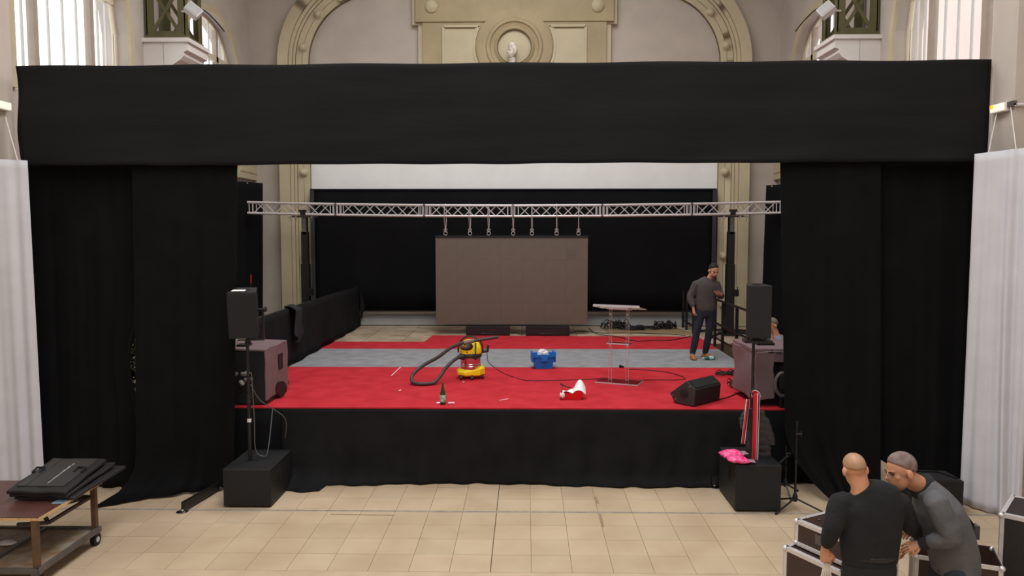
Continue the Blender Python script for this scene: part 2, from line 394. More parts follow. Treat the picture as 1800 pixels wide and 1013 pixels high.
# lower wall inside the arch, whiter than the wall above, plinth
bm = NB(); box(bm, (-5.36, YB - 0.03, S - 0.05), (4.70, YB + 0.01, 5.7)); ob('white_field', bm, M_wallw, wb)
bm = NB(); prism(bm, [(0, 0), (0.10, 0), (0.10, 0.16), (0.06, 0.20), (0.05, 0.24), (0, 0.24)], 12.98, frame4((XL, YB - 0.02, S), (0, -1, 0), (0, 0, 1), (1, 0, 0)))
ob('baseboard_back', bm, M_plinth, kind='structure')
bm = NB()
for (a, b, z0, z1) in ((17.9, YB, 4.62, 4.72), (17.95, YB, 4.72, 4.92), (17.8, YB, 4.92, 5.02)):
    for X, s in ((XL, 1), (XR, -1)):
        box(bm, (min(X, X + s * 0.10), a, z0), (max(X, X + s * 0.10), b, z1))
    for k in range(9):
        if z0 == 4.72:
            for X, s in ((XL, 1), (XR, -1)):
                yy = 18.0 + k * 0.12; xx = X + s * 0.10; box(bm, (min(xx, xx + s * 0.03), yy, 4.78), (max(xx, xx + s * 0.03), yy + 0.06, 4.88))
ob('trim_3', bm, M_cream, kind='structure')

# great cream arch on the end wall
AX = -0.315; AI = 5.02; AO = 5.74; AZ = 7.45; cxl = AX - 5.02 + 1.66   # haunch centre
def arch_path(off, n=14):
    """points of the arch line, off = distance outside the inner edge"""
    r = 1.66 + off; pts = [(-(AI + off), S)]
    hx = -(AI - 1.66)
    for k in range(n + 1):
        a = R(180 - 66 * k / n); pts.append((hx + r * math.cos(a), AZ + r * math.sin(a)))
    # flatter crown arc
    a = R(180 - 66); px, pz = pts[-1]; ccx = 0.0
    RR = (0 - hx) / (-math.cos(a)) * 1.0
    cz = AZ + (hx) * math.tan(a) * -1 * -1
    bigR = 1.66 + off + (0 - hx) / math.cos(R(66)); czz = AZ - (0 - hx) * math.tan(R(66))
    for k in range(1, n + 1):
        b = R(114) - R(24) * k / n; pts.append((bigR * math.cos(b), czz + bigR * math.sin(b)))
    left = pts; right = [(-x, z) for x, z in reversed(pts[:-1])]
    return [(x + AX, z) for x, z in left + right]
arch = thing('trim_4', (AX, YB, S), None, None, kind='structure')
def arch_band(nm, o0, o1, d0, d1, m):
    bm = NB(); a = arch_path(o0); b = arch_path(o1)
    for k in range(len(a) - 1):
        prism(bm, [a[k], a[k + 1], b[k + 1], b[k]], d1 - d0, frame4((0, YB - d0, 0), (1, 0, 0), (0, 0, 1), (0, -1, 0)))
    bmesh.ops.remove_doubles(bm, verts=bm.verts, dist=1e-5)
    return ob(nm, bm, m, arch, smooth=True, ang=30)
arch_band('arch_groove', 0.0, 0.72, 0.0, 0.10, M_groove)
arch_band('arch_fillet', -0.0, 0.145, 0.09, 0.135, M_cream)
arch_band('arch_fillet', 0.155, 0.30, 0.09, 0.135, M_cream)
arch_band('arch_moulding', 0.312, 0.37, 0.09, 0.17, M_cream)
arch_band('arch_moulding', 0.38, 0.46, 0.09, 0.21, M_cream)
arch_band('arch_moulding', 0.468, 0.72, 0.09, 0.26, M_cream)
def boss(x, z, r, d):
    bm = NB(); m4 = frame4((x, YB - d, z), (1, 0, 0), (0, 0, 1), (0, -1, 0))
    lathe(bm, [(r * 1.25, 0), (r * 1.25, 0.02), (r, 0.03), (r * 0.98, 0.06), (r * 0.8, 0.10), (r * 0.45, 0.13), (0.001, 0.14)], 20, mtx=m4)
    return ob('boss', bm, M_cream, arch, smooth=True, ang=50)
bp = []
for s in (-1, 1):
    for z in (1.55, 2.75, 4.80, 6.4): bp.append((AX + s * (AI + 0.15), z))
    for a in (168, 140, 118):
        r = 1.66 + 0.15; bp.append((AX + s * (-(AI - 1.66)) * -1 * -1 if False else AX - s * ((AI - 1.66) - r * math.cos(R(a))), AZ + r * math.sin(R(a))))
for x, z in bp: boss(x, z, 0.095, 0.13)

# central cartouche over the valance
ct = thing('trim_5', (XC, YB, 5.6), None, None, kind='structure')
def wp(nm, x0, z0, x1, z1, d0, d1, m, bev=0.0):
    bm = NB(); box(bm, (x0, YB - d1, z0), (x1, YB - d0, z1)); return ob(nm, bm, m, ct, bev=bev)
cx = -0.29
wp('cartouche_body', cx - 2.22, 5.6, cx + 2.22, 8.45, 0.0, 0.20, M_creamp)
wp('cartouche_side', cx - 2.34, 5.6, cx - 2.22, 8.45, 0.0, 0.12, M_cream); wp('cartouche_side', cx + 2.22, 5.6, cx + 2.34, 8.45, 0.0, 0.12, M_cream)
wp('cartouche_band', cx - 2.40, 8.40, cx + 2.40, 9.6, 0.0, 0.24, M_creamp, 0.02); wp('cartouche_side', cx - 2.48, 8.36, cx + 2.48, 9.6, 0.0, 0.14, M_cream)
wp('cartouche_slot', cx - 1.8, 8.97, cx + 1.8, 9.02, 0.2, 0.245, M_groove); wp('cartouche_field', cx - 1.78, 9.02, cx + 1.78, 9.6, 0.2, 0.26, M_creamp)
CZ = 7.80
for s in (-1, 1):       # sunk panels with a curved inner side
    pts = []
    for k in range(11):
        a = R(-62 + 128 * k / 10 * 0.95); pts.append((s * (0.98 * math.cos(a)), 0.98 * math.sin(a)))
    pts = [(x, z) for x, z in pts if z < 0.50]
    top = 0.50
    poly = [(s * 1.72, -1.6), (s * 1.72, top), (s * math.sqrt(0.98 ** 2 - top ** 2), top)] + list(reversed([p for p in pts])) + [(s * 0.5, -1.6)]
    bm = NB(); prism(bm, poly, 0.012, frame4((cx, YB - 0.20, CZ), (1, 0, 0), (0, 0, 1), (0, -1, 0))); ob('sunk_panel', bm, M_cream, ct)
    # raised frame moulding
    bm = NB(); q = poly
    for i in range(len(q)):
        a = V((cx + q[i][0], YB - 0.215, CZ + q[i][1])); b = V((cx + q[(i + 1) % len(q)][0], YB - 0.215, CZ + q[(i + 1) % len(q)][1]))
        bar(bm, a, b, 0.05, 0.05, up=(0, 1, 0))
    ob('panel_moulding', bm, M_cream, ct)
    bm = NB(); box(bm, (cx + min(s * 0.95, s * 1.68), YB - 0.222, CZ + 0.44), (cx + max(s * 0.95, s * 1.68), YB - 0.2, CZ + 0.475)); ob('dark_line', bm, M_groove, ct)  # thin darker strip right below the panel's top moulding
def medal(nm, prof, m):
    bm = NB(); n = 48; rs = []
    m4 = frame4((cx + 0.0, YB - 0.2, CZ), (1, 0, 0), (0, 0, 1), (0, -1, 0))
    for k in range(n):
        a = 2 * math.pi * k / n; rs.append([m4 @ V((r * math.cos(a), r * math.sin(a), d)) for r, d in prof])
    for k in range(n):
        a = rs[k]; b = rs[(k + 1) % n]
    vs = [[bm.verts.new(p) for p in r] for r in rs]
    for k in range(n):
        for i in range(len(prof)):
            j = (i + 1) % len(prof)
            bm.faces.new((vs[k][i], vs[(k + 1) % n][i], vs[(k + 1) % n][j], vs[k][j]))
    return ob(nm, bm, m, ct, smooth=True, ang=30)
medal('medallion_ring', [(0.92, 0), (0.92, 0.05), (0.86, 0.07), (0.70, 0.07), (0.66, 0.11), (0.60, 0.11), (0.57, 0.07), (0.50, 0.05), (0.44, 0.10), (0.42, 0.10), (0.42, 0)], M_creamp)
medal('medallion_line', [(0.425, 0.02), (0.425, 0.105), (0.40, 0.105), (0.40, 0.02)], M_groove)
bm = NB(); lathe(bm, [(0.40, 0), (0.40, 0.03), (0.2, 0.055), (0.001, 0.06)], 40, mtx=frame4((cx, YB - 0.2, CZ), (1, 0, 0), (0, 0, 1), (0, -1, 0))); ob('medallion_disc', bm, M_cream, ct, smooth=True)
for s in (-1, 1):
    bm = NB(); lathe(bm, [(0.15, 0), (0.15, 0.03), (0.12, 0.06), (0.06, 0.09), (0.001, 0.10)], 24, mtx=frame4((cx + s * 2.0, YB - 0.24, 8.76), (1, 0, 0), (0, 0, 1), (0, -1, 0))); ob('boss', bm, M_cream, ct, smooth=True)
# ledge and white bust
bm = NB(); box(bm, (cx - 0.7, YB - 0.55, 6.75), (cx + 0.7, YB - 0.2, 6.9)); box(bm, (cx - 0.5, YB - 0.45, 6.55), (cx + 0.5, YB - 0.2, 6.75)); ob('ledge', bm, M_cream, ct)
bx, by = -0.33, YB - 0.42
bust = thing('bust', (bx, by, 6.9), 'white plaster bust on the ledge below the cream medallion', 'sculpture')
bm = NB(); lathe(bm, [(0.16, 6.9), (0.17, 6.94), (0.11, 7.0), (0.10, 7.08)], 20, c=(bx, by, 0)); ob('pedestal', bm, M_plaster, bust, smooth=True)
bm = NB()
ell(bm, (bx, by, 7.22), (0.25, 0.15, 0.16)); tube(bm, [(bx, by, 7.25), (bx - 0.01, by - 0.01, 7.5)], [0.085, 0.075], 12)
ell(bm, (bx, by, 7.66), (0.105, 0.12, 0.15)); ell(bm, (bx - 0.03, by - 0.04, 7.58), (0.08, 0.1, 0.11)); ell(bm, (bx - 0.105, by - 0.08, 7.62), (0.025, 0.03, 0.035)); ell(bm, (bx + 0.07, by - 0.05, 7.68), (0.04, 0.06, 0.09))
ob('head_and_shoulders', bm, M_plaster, bust, smooth=True, ang=80)
bm = NB(); lathe(bm, [(0.10, 7.74), (0.105, 7.80), (0.085, 7.84), (0.06, 7.86), (0.001, 7.865)], 18, c=(bx, by, 0)); ob('hat', bm, M_plaster, bust, smooth=True)

# corbels, iron lattice columns and floodlights
for (X, s, side) in ((XL, 1, 'left'), (XR, -1, 'right')):
    n = 6 if s == 1 else 7
    cb = thing('trim_%d' % n, (X, 14.1, 6.0), None, None, kind='structure')
    m4 = frame4((X, 13.75, 0), (s, 0, 0), (0, 0, 1), (0, 1, 0))
    bm = NB(); prof = [(0, 5.6), (0.12, 5.6), (0.2, 5.9), (0.30, 6.15), (0.5, 6.3), (0.66, 6.40), (0.72, 6.47), (0.72, 6.53), (0.79, 6.56), (0.79, 6.70), (0, 6.70)]
    prism(bm, prof, 0.85, m4); ob('corbel_block', bm, M_corbel, cb)
    bm = NB(); box(bm, (min(X, X + s * 0.83), 13.70, 6.70), (max(X, X + s * 0.83), 14.65, 6.77)); ob('corbel_slab', bm, M_corbel, cb)
    bm = NB(); box(bm, (X + s * 0.36 - 0.004, 13.745, 6.0), (X + s * 0.36 + 0.004, 13.752, 6.69)); ob('corbel_joint', bm, M_plinth, cb)
    lc = thing('lattice_column', (X + s * 0.4, 14.1, 6.77), 'olive iron lattice column standing on the white corbel of the %s wall' % side, 'column', 'iron lattice roof columns')
    for yy in (13.78, 14.42):
        for xx in (0.11, 0.69):
            bm = NB(); box(bm, (X + s * xx - 0.075, yy, 6.79), (X + s * xx + 0.075, yy + 0.03, 10.9)); box(bm, (X + s * xx - 0.01 - 0.05 * (1 if (xx < .3) == (s > 0) else -1), yy, 6.79), (X + s * xx + 0.01 - 0.05 * (1 if (xx < .3) == (s > 0) else -1), yy + 0.1 * (1 if yy < 14 else -1) + 0.03, 10.9)); ob('post', bm, M_iron, lc)
        for k in range(5):
            za = 6.86 + k * 0.78; zb = za + 0.78
            for (a, b) in ((0.15, 0.65), (0.65, 0.15)):
                bm = NB(); bar(bm, (X + s * a, yy + (0.0 if a < b else 0.02), za), (X + s * b, yy + (0.0 if a < b else 0.02), zb), 0.02, 0.06, up=(0, 1, 0) if False else (1, 0, 0)); ob('brace', bm, M_iron, lc)
    bm = NB(); box(bm, (X + s * 0.4 - 0.37, 13.76, 6.775), (X + s * 0.4 + 0.37, 14.50, 6.83)); ob('base_plate', bm, M_iron, lc)
    bm = NB(); box(bm, (X + s * 0.4 - 0.30, 13.765, 6.83), (X + s * 0.4 + 0.30, 13.785, 6.90)); ob('tie_bar', bm, M_iron, lc)
    # floodlight on a bracket
    c = D(340, 18, 13.62) if s == 1 else D(1452, 17, 13.62)
    fd = thing('floodlight', c, 'small white floodlight clamped to the %s iron column above the valance' % side, 'floodlight', 'floodlights on the iron columns')
    m4 = Matrix.Translation(c) @ Matrix.Rotation(R(28 * s), 4, 'Y') @ Matrix.Rotation(R(-35), 4, 'X') @ Matrix.Rotation(R(20 * s), 4, 'Z')
    bm = NB(); box(bm, (-0.13, -0.05, -0.10), (0.13, 0.09, 0.10), m4); ob('housing', bm, M_lampw, fd, bev=0.012)
    bm = NB(); box(bm, (-0.11, -0.058, -0.08), (0.11, -0.051, 0.08), m4); ob('front_glass', bm, M_plinth, fd)
    bm = NB(); tube(bm, [c + V((-s * 0.05, 0.06, 0)), c + V((-s * 0.2, 0.12, 0.02)), V((X + s * 0.70, 13.77, c.z + 0.02))], 0.018, 8); ob('bracket', bm, M_lampw, fd)
    bm = NB(); tube(bm, spline([c + V((s * 0.1, 0.1, 0.05)), c + V((s * 0.18, 0.15, 0.0)), c + V((s * 0.28, 0.3, -0.12)), c + V((s * 0.36, 0.45, -0.25))]), 0.012, 6); ob('cable', bm, M_cable, fd)

# neighbouring facade seen faintly through the right-hand windows
bm = NB(); box(bm, (13.0, 4, 0), (14.0, 26, 14)); ob('neighbouring_building', bm, M_facade, label='pale pink rendered building outside the right-hand windows', cat='building')

# ================================================================== STAGE
bm = NB(); box(bm, (XL + 0.02, 16.1, 0), (XR - 0.02, YB - 0.06, 0.985)); pod = ob('podium', bm, M_joint, kind='structure')
def slab(x0, y0, x1, y1):
    bm = NB(); box(bm, (x0 + 0.006, y0 + 0.006, 0.984), (x1 - 0.006, y1 - 0.006, 1.005)); ob('slab', bm, M_slab, pod)
xs = [-6.7, -5.6, -4.45, -3.5, -2.65, -1.3, -0.1, 1.15, 2.4, 3.6, 4.8, 6.1]
for i in range(len(xs) - 1):
    for y0, y1 in ((16.1, 17.06), (17.06, 18.1), (18.1, 19.03)): slab(xs[i], y0, xs[i + 1], y1)
stg = thing('stage', (-0.2, 13.0, 0), 'low black stage platform carpeted in red and grey between the black curtains', 'stage')
for i, x in enumerate((-4.25, -2.25, -0.25, 1.75)):
    for y0, y1 in ((10.0, 13.0), (13.0, 16.09)):
        bm = NB(); box(bm, (x, y0, 0.90), (min(x + 2.0, 3.82) - 0.003, y1 - 0.003, 1.0)); ob('deck_module', bm, M_deck, stg)
for x in (-4.15, -2.25, -0.25, 1.75, 3.7):
    for y in (10.15, 13.0, 15.9):
        bm = NB(); box(bm, (x - 0.03, y - 0.03, 0), (x + 0.03, y + 0.03, 0.9)); ob('support_leg', bm, M_bmetal, stg)
def carpet(poly, lab, m, z0=1.0):
    bm = NB(); prism(bm, poly, 1.018 - z0, Matrix.Translation((0, 0, z0))); return ob('carpet', bm, m, label=lab, cat='carpet', group='stage carpet strips')
carpet([(-4.2, 9.985), (3.72, 9.985), (3.72, 13.06), (-4.2, 13.02)], 'wide bright red carpet strip along the front of the stage', M_red)
carpet([(-4.2, 13.035), (3.80, 13.075), (3.82, 15.15), (-4.2, 15.09)], 'grey carpet strip between the two red carpet strips', M_grey)
carpet([(-4.2, 15.105), (3.82, 15.165), (3.83, 17.0), (-2.10, 17.1), (-2.16, 16.08), (-4.2, 16.08)], 'narrow red carpet strip at the back, under the black bars', M_red, 1.0055)
# skirt of loose black cloth
def skf(u, v):
    x = -3.25 + u * 6.25
    y = 9.965 - 0.03 * v + 0.022 * math.sin(u * 61 + 1.3 * math.sin(u * 17)) * v + 0.014 * math.sin(u * 133 + v * 3) * v
    y -= 0.22 * v ** 14 * (0.5 + 0.5 * math.sin(u * 9 + 1)) * (1.6 if u < 0.1 else 0.55)
    y -= 0.02 * math.sin(v * 9 + u * 21) * v * (1 - v)
    z = 1.0 - v * (0.985 + 0.0 * math.sin(u * 5))
    return V((x, y, max(z, 0.012)))
bm = NB(); sheet(bm, skf, 150, 26); ob('stage_skirt', bm, M_skirt, label='black cloth skirt hanging wrinkled along the stage front', cat='skirt', smooth=True, solid=0.006, ang=180)
for (x0, x1, lab) in ((-4.25, -3.05, 'dark flat skirt panel behind the left floor subwoofer'), (2.9, 3.9, 'dark flat skirt panel behind the right floor subwoofer')):
    bm = NB(); sheet(bm, lambda u, v: V((x0 + u * (x1 - x0), 9.99 + 0.012 * math.sin(u * 19) * v, 1.0 - 0.98 * v)), 24, 4); ob('stage_skirt', bm, M_back, label=lab, cat='skirt', smooth=True, solid=0.006, ang=180)

# ================================================================== DRAPES
def valf(u, v):
    x = -6.26 + u * 11.83; zt = 5.372 + 0.028 * u + 0.006 * math.sin(u * 40); zb = 4.158 + 0.034 * u + 0.004 * math.sin(u * 23) + 0.003 * math.sin(u * 71)
    if u < 0.012: x += 0.02 * math.sin(v * 7)
    y = 9.45 + 0.012 * math.sin(u * 34 + v * 2) * v + 0.008 * math.sin(u * 90) * v + 0.01 * math.sin(v * 26 + u * 30) * max(0, v - 0.6)
    return V((x, y, zt + (zb - zt) * v))
bm = NB(); sheet(bm, valf, 160, 24); ob('valance', bm, M_val, label='wide black cloth valance stretched across the top of the stage opening', cat='valance', smooth=True, solid=0.008, ang=180)
bm = NB(); tube(bm, [(-6.25, 9.52, 5.33), (5.55, 9.52, 5.36)], 0.025, 10); ob('valance_pipe', bm, M_bmetal, label='black pipe behind the valance carrying the cloth', cat='pipe')
def curtain(lab, tl, tr, bl, br, folds, amp, nu=70, nv=40, extra=None, m=M_cloth, cat='curtain', grp='black stage curtains', name='curtain', solid=0.008, ph=0.0):
    tl, tr, bl, br = V(tl), V(tr), V(bl), V(br)
    def f(u, v):
        p = (tl * (1 - u) + tr * u) * (1 - v) + (bl * (1 - u) + br * u) * v
        a = amp * (0.2 + 0.45 * v)
        n = V((-(tr - tl).y, (tr - tl).x, 0)).normalized()
        p = p + n * (a * math.sin(u * folds * 6.283 + 1.7 * math.sin(u * 7 + ph) + 0.5 * v + ph) + 0.35 * a * math.sin(u * folds * 15 + 2 * v + ph))
        if extra: p = extra(p, u, v)
        return p
    bm = NB(); sheet(bm, f, nu, nv)
    return ob(name, bm, m, label=lab, cat=cat, group=grp, smooth=True, solid=solid, ang=180)
zt = 4.24
c1a = D(46, 292, 9.72).x; c1b = D(246, 292, 9.72).x
curtain('outermost black curtain on the left, beside the white drape', (c1a, 9.72, zt), (c1b, 9.72, zt), (D(78, 800, 9.72).x, 9.66, 0.03), (D(262, 800, 9.72).x, 9.62, 0.03), 4.5, 0.045, ph=0.4, extra=lambda p, u, v: p + V((-0.17 * math.exp(-((v - 0.62) / 0.13) ** 2) * u ** 5, 0, 0)))
def ex2(p, u, v):
    k = v ** 34; p = p + V((-0.30, -0.50, 0)) * k * (1 - u) ** 1.3
    p.z = max(p.z, 0.012 + 0.03 * u * k); return p
curtain('black curtain flaring onto the tiles beside the left floor subwoofer', (D(233, 292, 9.55).x, 9.55, zt), (D(418, 292, 9.55).x, 9.55, zt), (D(247, 800, 9.55).x, 9.46, 0.005), (D(421, 800, 9.55).x - 0.12, 9.66, 0.01), 3.2, 0.045, extra=ex2, ph=1.9)
def ex3(p, u, v):
    k = max(0, (v - 0.78) / 0.22) ** 2.1; return p + V((0.50, -0.25, 0)) * k * (1 - u) ** 1.5
curtain('black curtain behind the microphone stand, right of the stage opening', (D(1371, 287, 9.55).x, 9.55, zt), (D(1548, 287, 9.55).x, 9.55, zt), (D(1384, 800, 9.55).x, 9.58, 0.01), (D(1547, 800, 9.55).x, 9.5, 0.01), 3.2, 0.04, extra=ex3, ph=3.1)
def ex4(p, u, v):
    p.z += 0.42 * v ** 6 * max(0, 1 - u * 1.6); return p
curtain('outermost black curtain on the right, behind the bending man', (D(1541, 287, 9.72).x, 9.72, zt), (D(1717, 287, 9.72).x, 9.72, zt), (D(1543, 800, 9.72).x, 9.72, 0.03), (D(1697, 800, 9.72).x, 9.66, 0.03), 3.0, 0.04, extra=ex4, ph=0.0)
# tall wing drapes deep in the stage, with eyelets
def wing(lab, x0, x1, xb0, xb1, z, ya, yb):
    curtain(lab, (x0, ya, z), (x1, yb, z), (xb0, ya, 1.02), (xb1, yb, 1.02), 2, 0.03, 40, 20, name='wing_drape', grp='black wing drapes', m=M_back)
    o = [q for q in COL.objects if q.name.startswith('wing_drape')][-1]
    for k in range(int((x1 - x0) / 0.15)):
        bm = NB(); xx = x0 + 0.07 + k * 0.15; lathe(bm, [(0.018, 0), (0.018, 0.01), (0.008, 0.01), (0.008, 0)], 10, mtx=frame4((xx, ya + (yb - ya) * (xx - x0) / (x1 - x0) - 0.045, z - 0.03), (1, 0, 0), (0, 0, 1), (0, -1, 0))); ob('eyelet', bm, M_chrome, o)
wing('black wing drape with metal eyelets behind the left end of the truss', -6.76, D(462, 325, 18.0).x, -6.76, D(461, 500, 18.0).x, D(440, 322, 18.0).z, 16.95, 18.0)
wing('black wing drape with metal eyelets behind the right end of the truss', D(1347, 325, 18.0).x, 6.12, D(1338, 520, 18.0).x, 6.12, D(1360, 326, 18.0).z, 18.0, 16.95)
# backdrop in the arch
x0 = D(547, 400, 18.8).x; x1 = D(1258, 400, 18.8).x; zb0 = D(900, 334, 18.8).z; zb1 = D(900, 546, 18.8).z
bd = thing('backdrop', ((x0 + x1) / 2, 18.8, zb1), 'wide flat black backdrop screen hung inside the cream arch', 'backdrop')
bm = NB(); sheet(bm, lambda u, v: V((x0 + 0.08 + u * (x1 - x0 - 0.16), 18.8 + 0.012 * math.sin(u * 30) * v, zb0 - v * (zb0 - zb1))), 60, 6); ob('cloth', bm, M_back, bd, smooth=True, solid=0.008, ang=180)
for xx in (x0 + 0.04, x1 - 0.04):
    bm = NB(); box(bm, (xx - 0.05, 18.77, zb1), (xx + 0.05, 18.83, zb0)); ob('side_rail', bm, mat('charcoal_rail', (48, 48, 49), 0.6), bd)
bm = NB(); box(bm, (x0, 18.76, zb0), (x1, 18.84, zb0 + 0.03)); ob('top_rail', bm, M_bmetal, bd)
bm = NB(); box(bm, (x0, 18.77, zb1 - 0.03), (x1, 18.83, zb1)); ob('bottom_rail', bm, M_bmetal, bd)
for xx in (x0 + 0.1, x1 - 0.1):
    bm = NB(); box(bm, (xx - 0.02, 18.79, 1.005), (xx + 0.02, 18.83, zb1)); ob('foot_post', bm, M_bmetal, bd)
# white drapes by the piers
curtain('white drape hanging at the left pier behind the trolley', (-6.75, 8.95, 4.22), (-6.005, 9.2, 4.20), (-6.65, 8.95, 0.22), (-5.975, 9.2, 0.20), 2.6, 0.032, name='white_drape', m=M_white, cat='drape', grp='white drapes at the piers', ph=0.7)
def exw(p, u, v):
    k = v ** 2; p = p + V((0.0, -0.16, 0)) * k * max(0, 1 - abs(u - 0.55) / 0.5); p.z += 0.22 * v ** 6 * max(0, u - 0.55) / 0.45 + 0.05 * v ** 6 * max(0, 0.4 - u); return p
curtain('white drape hanging at the right pier behind the tall dark case', (5.30, 9.24, 4.26), (5.72, 8.74, 4.30), (5.37, 9.33, 0.012), (5.72, 8.74, 0.012), 2.3, 0.06, name='white_drape', m=M_white, cat='drape', grp='white drapes at the piers', extra=exw, ph=2.2)

# ================================================================== TRUSS, LIFTS, SCREEN
TY = 17.35; tx0, tx1 = -6.28, 5.69; SEG = (tx1 - tx0) / 6
def tz(x):      # the truss sags a little under the screen
    t = (x - (tx0 + tx1) / 2) / ((tx1 - tx0) / 2); return 3.812 + 0.078 * t * t
tr = thing('lighting_truss', ((tx0 + tx1) / 2, TY, 3.68), 'long aluminium box truss spanning the stage above the screen', 'truss')
HW = 0.12
for s in range(6):
    a = tx0 + s * SEG; b = a + SEG; za, zb = tz(a), tz(b)
    sg = bpy.data.objects.new('truss_segment', None); COL.objects.link(sg); sg.parent = tr; OFF[sg.name] = OFF[tr.name]
    P = lambda t, dy, dz: V((a + (b - a) * t, TY + dy, za + (zb - za) * t + dz))
    for dy in (-HW, HW):
        for dz in (-HW, HW):
            bm = NB(); tube(bm, [P(0, dy, dz), P(1, dy, dz)], 0.027, 10); ob('chord', bm, M_alu, sg, smooth=True)
    N = 7
    for (d0, d1) in (((-HW, -HW), (-HW, HW)), ((HW, -HW), (HW, HW)), ((-HW, -HW), (HW, -HW)), ((-HW, HW), (HW, HW))):
        bm = NB()
        for k in range(N):
            t0 = 0.07 + 0.86 * k / N; t1 = 0.07 + 0.86 * (k + 1) / N
            A, B = (d0, d1) if (k % 2 == 0) == (d0[0] + d1[0] + d0[1] + d1[1] < 0) else (d1, d0)
            tube(bm, [P(t0, *A), P(t1, *B)], 0.0115, 6)
        for t in (0.02, 0.06, 0.94, 0.98):
            if t in (0.02, 0.98) and d0[0] != d1[0]: continue
            tube(bm, [P(t, *d0), P(t, *d1)], 0.012, 6)
        ob('lattice', bm, M_alu, sg, smooth=True)
    if s:
        bm = NB()
        for dy in (-HW, HW):
            for dz in (-HW, HW): tube(bm, [P(-0.012, dy, dz), P(0.012, dy, dz)], 0.029, 10)
        ob('coupler', bm, M_gsteel, sg, smooth=True)
for px, side in ((537, 'left'), (1284, 'right')):
    x = D(px, 450, TY).x; z1 = tz(x) - HW - 0.03
    lf = thing('lift_tower', (x, TY, 1.005), 'black wind-up lift tower carrying the %s end of the truss' % side, 'lift')
    for k, (wd, a, b) in enumerate(((0.18, 1.06, 2.62), (0.15, 2.55, 3.35), (0.12, 3.3, z1 - 0.04))):
        bm = NB(); box(bm, (x - wd / 2, TY - wd / 2, a), (x + wd / 2, TY + wd / 2, b)); ob('mast_section', bm, M_bmetal, lf, bev=0.006)
    bm = NB(); box(bm, (x - 0.20, TY - 0.2, 1.0055), (x + 0.2, TY + 0.2, 1.07)); ob('base', bm, M_bmetal, lf)
    for dx, dy in ((-1, -1), (1, -1), (-1, 1), (1, 1)):
        bm = NB(); bar(bm, (x + dx * 0.1, TY + dy * 0.1, 1.12), (x + dx * 0.52, TY + dy * 0.52, 1.035), 0.05, 0.05); lathe(bm, [(0.04, 1.0055), (0.04, 1.03)], 12, c=(x + dx * 0.52, TY + dy * 0.52, 0)); ob('outrigger', bm, M_bmetal, lf)
    bm = NB(); box(bm, (x - 0.28, TY - 0.06, z1 - 0.04), (x + 0.28, TY + 0.06, z1)); ob('head_plate', bm, M_gsteel, lf, bev=0.004)
    bm = NB(); box(bm, (x - 0.04, TY - 0.075, z1 - 0.42), (x + 0.045, TY - 0.065, z1 - 0.04)); ob('steel_plate', bm, M_gsteel, lf)
    for dx in (-0.18, 0.18, -0.32 if side == 'left' else 0.32):
        bm = NB(); tube(bm, [(x + dx, TY - 0.07, z1 + 0.0), (x + dx, TY - 0.07, z1 - 0.13)], 0.008, 6); lathe(bm, [(0.03, z1 - 0.05), (0.03, z1 - 0.02)], 10, c=(x + dx, TY - 0.07, 0)); ob('clamp_bolt', bm, M_chrome, lf)
    bm = NB(); box(bm, (x - 0.06, TY - 0.15, z1 + 0.0), (x + 0.06, TY - 0.145, z1 + 0.1)); box(bm, (x - 0.09, TY - 0.16, z1 + 0.08), (x + 0.09, TY - 0.146, z1 + 0.13)); ob('truss_clamp', bm, M_bmetal, lf)
    bm = NB(); box(bm, (x + 0.07, TY - 0.14, 1.9), (x + 0.17, TY - 0.02, 2.05)); tube(bm, [(x + 0.12, TY - 0.14, 1.97), (x + 0.12, TY - 0.2, 1.97), (x + 0.12, TY - 0.2, 2.12)], 0.01, 6); ob('winch', bm, M_bmetal, lf)
# LED wall: 7 x 4 cabinets of half a metre
sx0 = D(766, 490, TY - 0.06).x; sx1 = D(1033, 490, TY - 0.06).x; sz1 = D(900, 418, TY - 0.06).z; sz0 = D(900, 570, TY - 0.06).z
led = thing('led_screen', ((sx0 + sx1) / 2, TY, sz0), 'large switched-off brownish grey video wall hanging from the truss', 'screen')
cw = (sx1 - sx0) / 7; chh = (sz1 - sz0) / 4
cab = NB(); box(cab, (-cw / 2 + 0.0006, -0.06, 0.0006), (cw / 2 - 0.0006, 0.03, chh - 0.0006)); bmesh.ops.recalc_face_normals(cab, faces=cab.faces)
cm = bpy.data.meshes.new('panel'); cab.to_mesh(cm); cab.free(); cm.materials.append(M_led)
for i in range(7):
    for j in range(4):
        o = bpy.data.objects.new('panel', cm); COL.objects.link(o); o.parent = led
        o.location = V((sx0 + (i + 0.5) * cw, TY, sz0 + j * chh)) - OFF[led.name]
c = D(1003.5, 446.5, TY - 0.061); bm = NB(); box(bm, (c.x - 0.115, TY - 0.0615, c.z - 0.115), (c.x + 0.115, TY - 0.060, c.z + 0.115)); ob('dead_module', bm, M_ledd, led, label='slightly darker square module')
bm = NB(); box(bm, (sx0 - 0.005, TY - 0.075, sz1), (sx1 + 0.005, TY + 0.03, sz1 + 0.05)); ob('hanging_bar', bm, M_bmetal, led)
